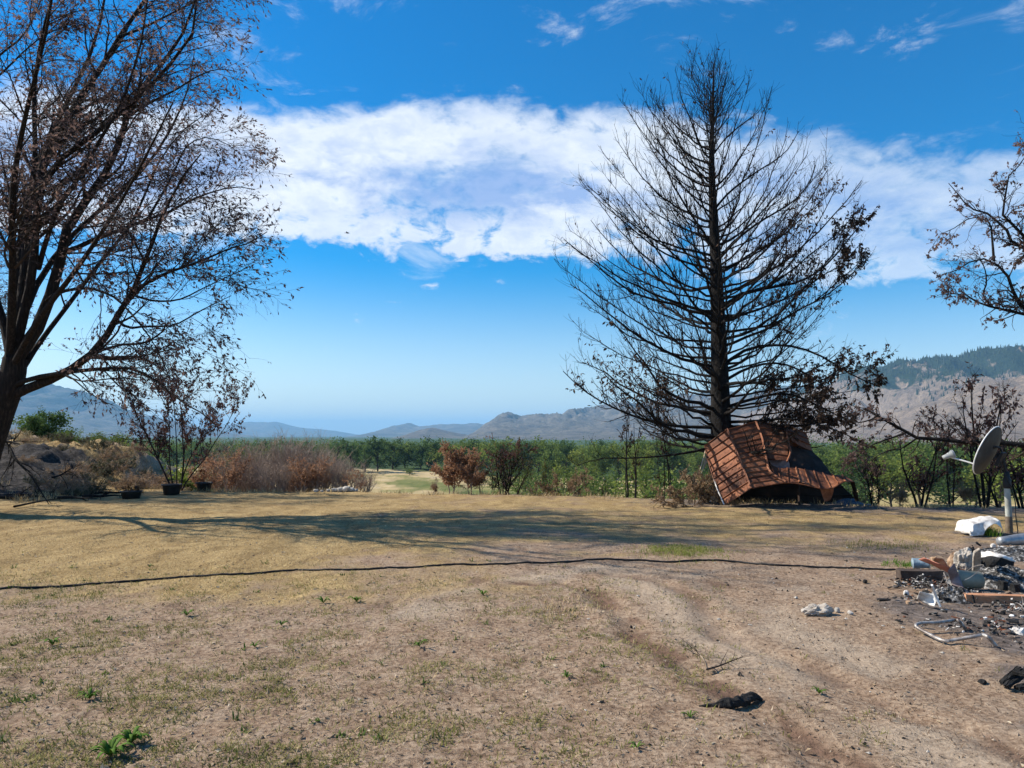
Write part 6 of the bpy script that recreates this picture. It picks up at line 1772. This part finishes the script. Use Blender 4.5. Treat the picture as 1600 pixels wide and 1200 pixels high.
def weed(px, py, r, n, label, seed):
    """broad-leaved rosette"""
    rng = np.random.default_rng(seed)
    p = onyard(px, py)
    root = empty('weed', p, label, 'weed', 'green weeds on the dirt')
    nu, nv = 7, 3
    for k in range(n):
        L = r * (0.6 + 0.6 * rng.random()); az = k * 2.4 + rng.normal() * .3; wd = L * 0.20
        u = np.linspace(0, 1, nu)
        up = L * (0.45 + .3 * rng.random())
        G = [[(L * t * math.cos(az) - w * wd * math.sin(math.pi * min(1, t * .92 + .06)) ** .8 * math.sin(az), L * t * math.sin(az) + w * wd * math.sin(math.pi * min(1, t * .92 + .06)) ** .8 * math.cos(az),
               up * math.sin(t * 2.4) * .9 + abs(w) * wd * .25 + .004) for w in (-.5, 0, .5)] for t in u]
        part('leaf', sheet_mesh('leaf', G, .0012, GR_BRIGHT, True), root)
WE = [(205, 1163, .095, 22, 'large bright green weed, upper of the pair at the bottom left'), (172, 1184, .10, 22, 'large bright green weed, lower of the pair at the bottom left'), (140, 1093, .07, 16, 'bright weed left of the large pair'),
      (82, 1009, .08, 10, 'small weed at the far left of the lawn'), (292, 963, .07, 10, 'small weed nearest the hose on the left'), (505, 943, .08, 10, 'weed below the hose, left of a close pair'), (557, 941, .08, 10, 'weed below the hose, right of a close pair'),
      (755, 931, .09, 11, 'dark weed alone between lawn and bare dirt'), (655, 1011, .07, 9, 'weed at the border of lawn and bare dirt'), (886, 1060, .05, 9, 'small weed on the bare dirt at the centre'), (1078, 1122, .05, 9, 'small weed below the charred chunk'),
      (1280, 1085, .05, 9, 'small weed right of the charred chunk'), (995, 1170, .05, 8, 'small weed at the bottom centre'), (440, 978, .07, 9, 'weed in the middle of the lawn'), (398, 1012, .06, 9, 'weed left of the lawn centre')]
for k, w in enumerate(WE):
    weed(*w, 500 + k)

# dry tufts and weeds on the bank and along the lip
def s_bank(rng, n):
    x = -30 + 19 * rng.random(n); y = 17.5 + 13 * rng.random(n)
    burnt = (1 - sstep(x + 0.30 * (y - 17), -12.2, -11.0)) * (1 - sstep(y + 0.35 * (x + 16), 25.0, 27.0))
    m = rng.random(n) < (1 - 0.97 * burnt) * sstep(fbm(x * .8, y * .8, 3, 601), .36, .56)
    return x[m], y[m]
blades('bank_grass', 5200, s_bank, .10, .34, .010, 40, GR_STRAW, 11, 'tall cured grass covering the left bank', tuft=9, tuft_r=.08)
def s_lip(rng, n):
    x = -12 + 24 * rng.random(n); y = np.interp(x, EDGE_X, EDGE_Y) + rng.normal(size=n) * .35 + .1
    m = rng.random(n) < sstep(fbm(x * 1.2, y * 1.2, 3, 611), .35, .6)
    return x[m], y[m]
blades('rim_grass', 900, s_lip, .05, .22, .008, 45, GR_STRAW, 12, 'dry grass fringe along the rim of the yard', tuft=8, tuft_r=.07)

# pebbles and charcoal crumbs near the rubble
def build_crumbs():
    rng = np.random.default_rng(61)
    for nm, mat, n, lab in (('charcoal_crumbs', M_BLACK, 900, 'black charcoal crumbs strewn round the rubble'), ('pale_crumbs', M_STONE, 420, 'pale chips of debris strewn round the rubble'), ('dirt_clods', simple('clod', [(0.3, (0.15, 0.11, 0.078)), (0.6, (0.29, 0.225, 0.165)), (0.8, (0.40, 0.32, 0.25))], 12, .95), 6000, 'small clods of soil lying on the dirt')):
        c = onyard(1470, 930)
        x = c.x + rng.normal(size=n) * 1.5; y = c.y + rng.normal(size=n) * 1.7 - .3
        far = rng.random(n) < .45
        xx, yy = yard_xy(rng, n, 2.6, 12); x = np.where(far, np.abs(xx) * .9 + .2, x); y = np.where(far, yy, y)
        if n > 5000: x, y = xx, yy; far = np.ones(n, bool)
        z = ground_height(x, y)
        s = (.004 + .014 * rng.random(n) ** 3) * np.where(far, .7, 1.15)
        base = np.array([(1, 0, 0), (-1, 0, 0), (0, 1, 0), (0, -1, 0), (0, 0, .7), (0, 0, -.5)])
        V = base[None] * s[:, None, None] * (0.5 + rng.random((n, 6, 1))) * (0.6 + .8 * rng.random((n, 1, 3)))
        a = rng.random(n) * 6.28; ca, sa = np.cos(a)[:, None], np.sin(a)[:, None]
        V = np.stack([V[..., 0] * ca - V[..., 1] * sa, V[..., 0] * sa + V[..., 1] * ca, V[..., 2]], -1) + np.stack([x, y, z + s * .3], 1)[:, None]
        f = np.array([(0, 2, 4), (2, 1, 4), (1, 3, 4), (3, 0, 4), (2, 0, 5), (1, 2, 5), (3, 1, 5), (0, 3, 5)])
        me = np_mesh(nm, V.reshape(-1, 3), (np.arange(n)[:, None, None] * 6 + f[None]).reshape(-1, 3), mat, False)
        tag(part(nm, me), lab, 'debris', None, 'stuff')
build_crumbs()

# fallen leaves
def build_leaf_litter():
    rng = np.random.default_rng(77)
    x, y = yard_xy(rng, 5200, 2.3, 18, .9)
    m = rng.random(len(x)) < 0.25 + 0.75 * (1 - sstep(x - .1 * y, -1.5, 2.5))
    x, y = x[m], y[m]; n = len(x)
    pos = np.stack([x, y, ground_height(x, y) + .006], 1)
    ax = norm(np.stack([rng.normal(size=n), rng.normal(size=n), .18 * np.abs(rng.normal(size=n))], 1))
    g = Geo(); g.leaves(pos, ax, .015 + .03 * rng.random(n), rng, .5, .5)
    o = part('fallen_leaves', g.mesh('fallen_leaves', leaf_mat('fallen_leaf', [(0.22, (0.12, 0.075, 0.045)), (0.5, (0.34, 0.25, 0.16)), (0.75, (0.62, 0.55, 0.42))], 9, .2), False))
    tag(o, 'pale and brown fallen leaves scattered over the lawn', 'leaves', None, 'stuff')
build_leaf_litter()

def s_weed(rng, n):
    x, y = yard_xy(rng, n, 2.6, 9.5, .8)
    return zone_keep(x, y, lambda a, b: (0.06 + 0.94 * (1 - sstep(a - .05 * b, -2.2, 1.2))) * sstep(fbm(a * 1.3 + 5, b * 1.3, 3, 421), .36, .62) * 0.5, rng)
GR_WEED = leaf_mat('dull_weed_blade', [(0.25, (0.05, 0.08, 0.018)), (0.5, (0.10, 0.15, 0.032)), (0.75, (0.19, 0.22, 0.06))], 3, .35)
blades('weed_tufts', 620, s_weed, .025, .075, .010, 62, GR_WEED, 21, 'small broad bladed weed tufts dotting the left lawn', tuft=11, tuft_r=.016)
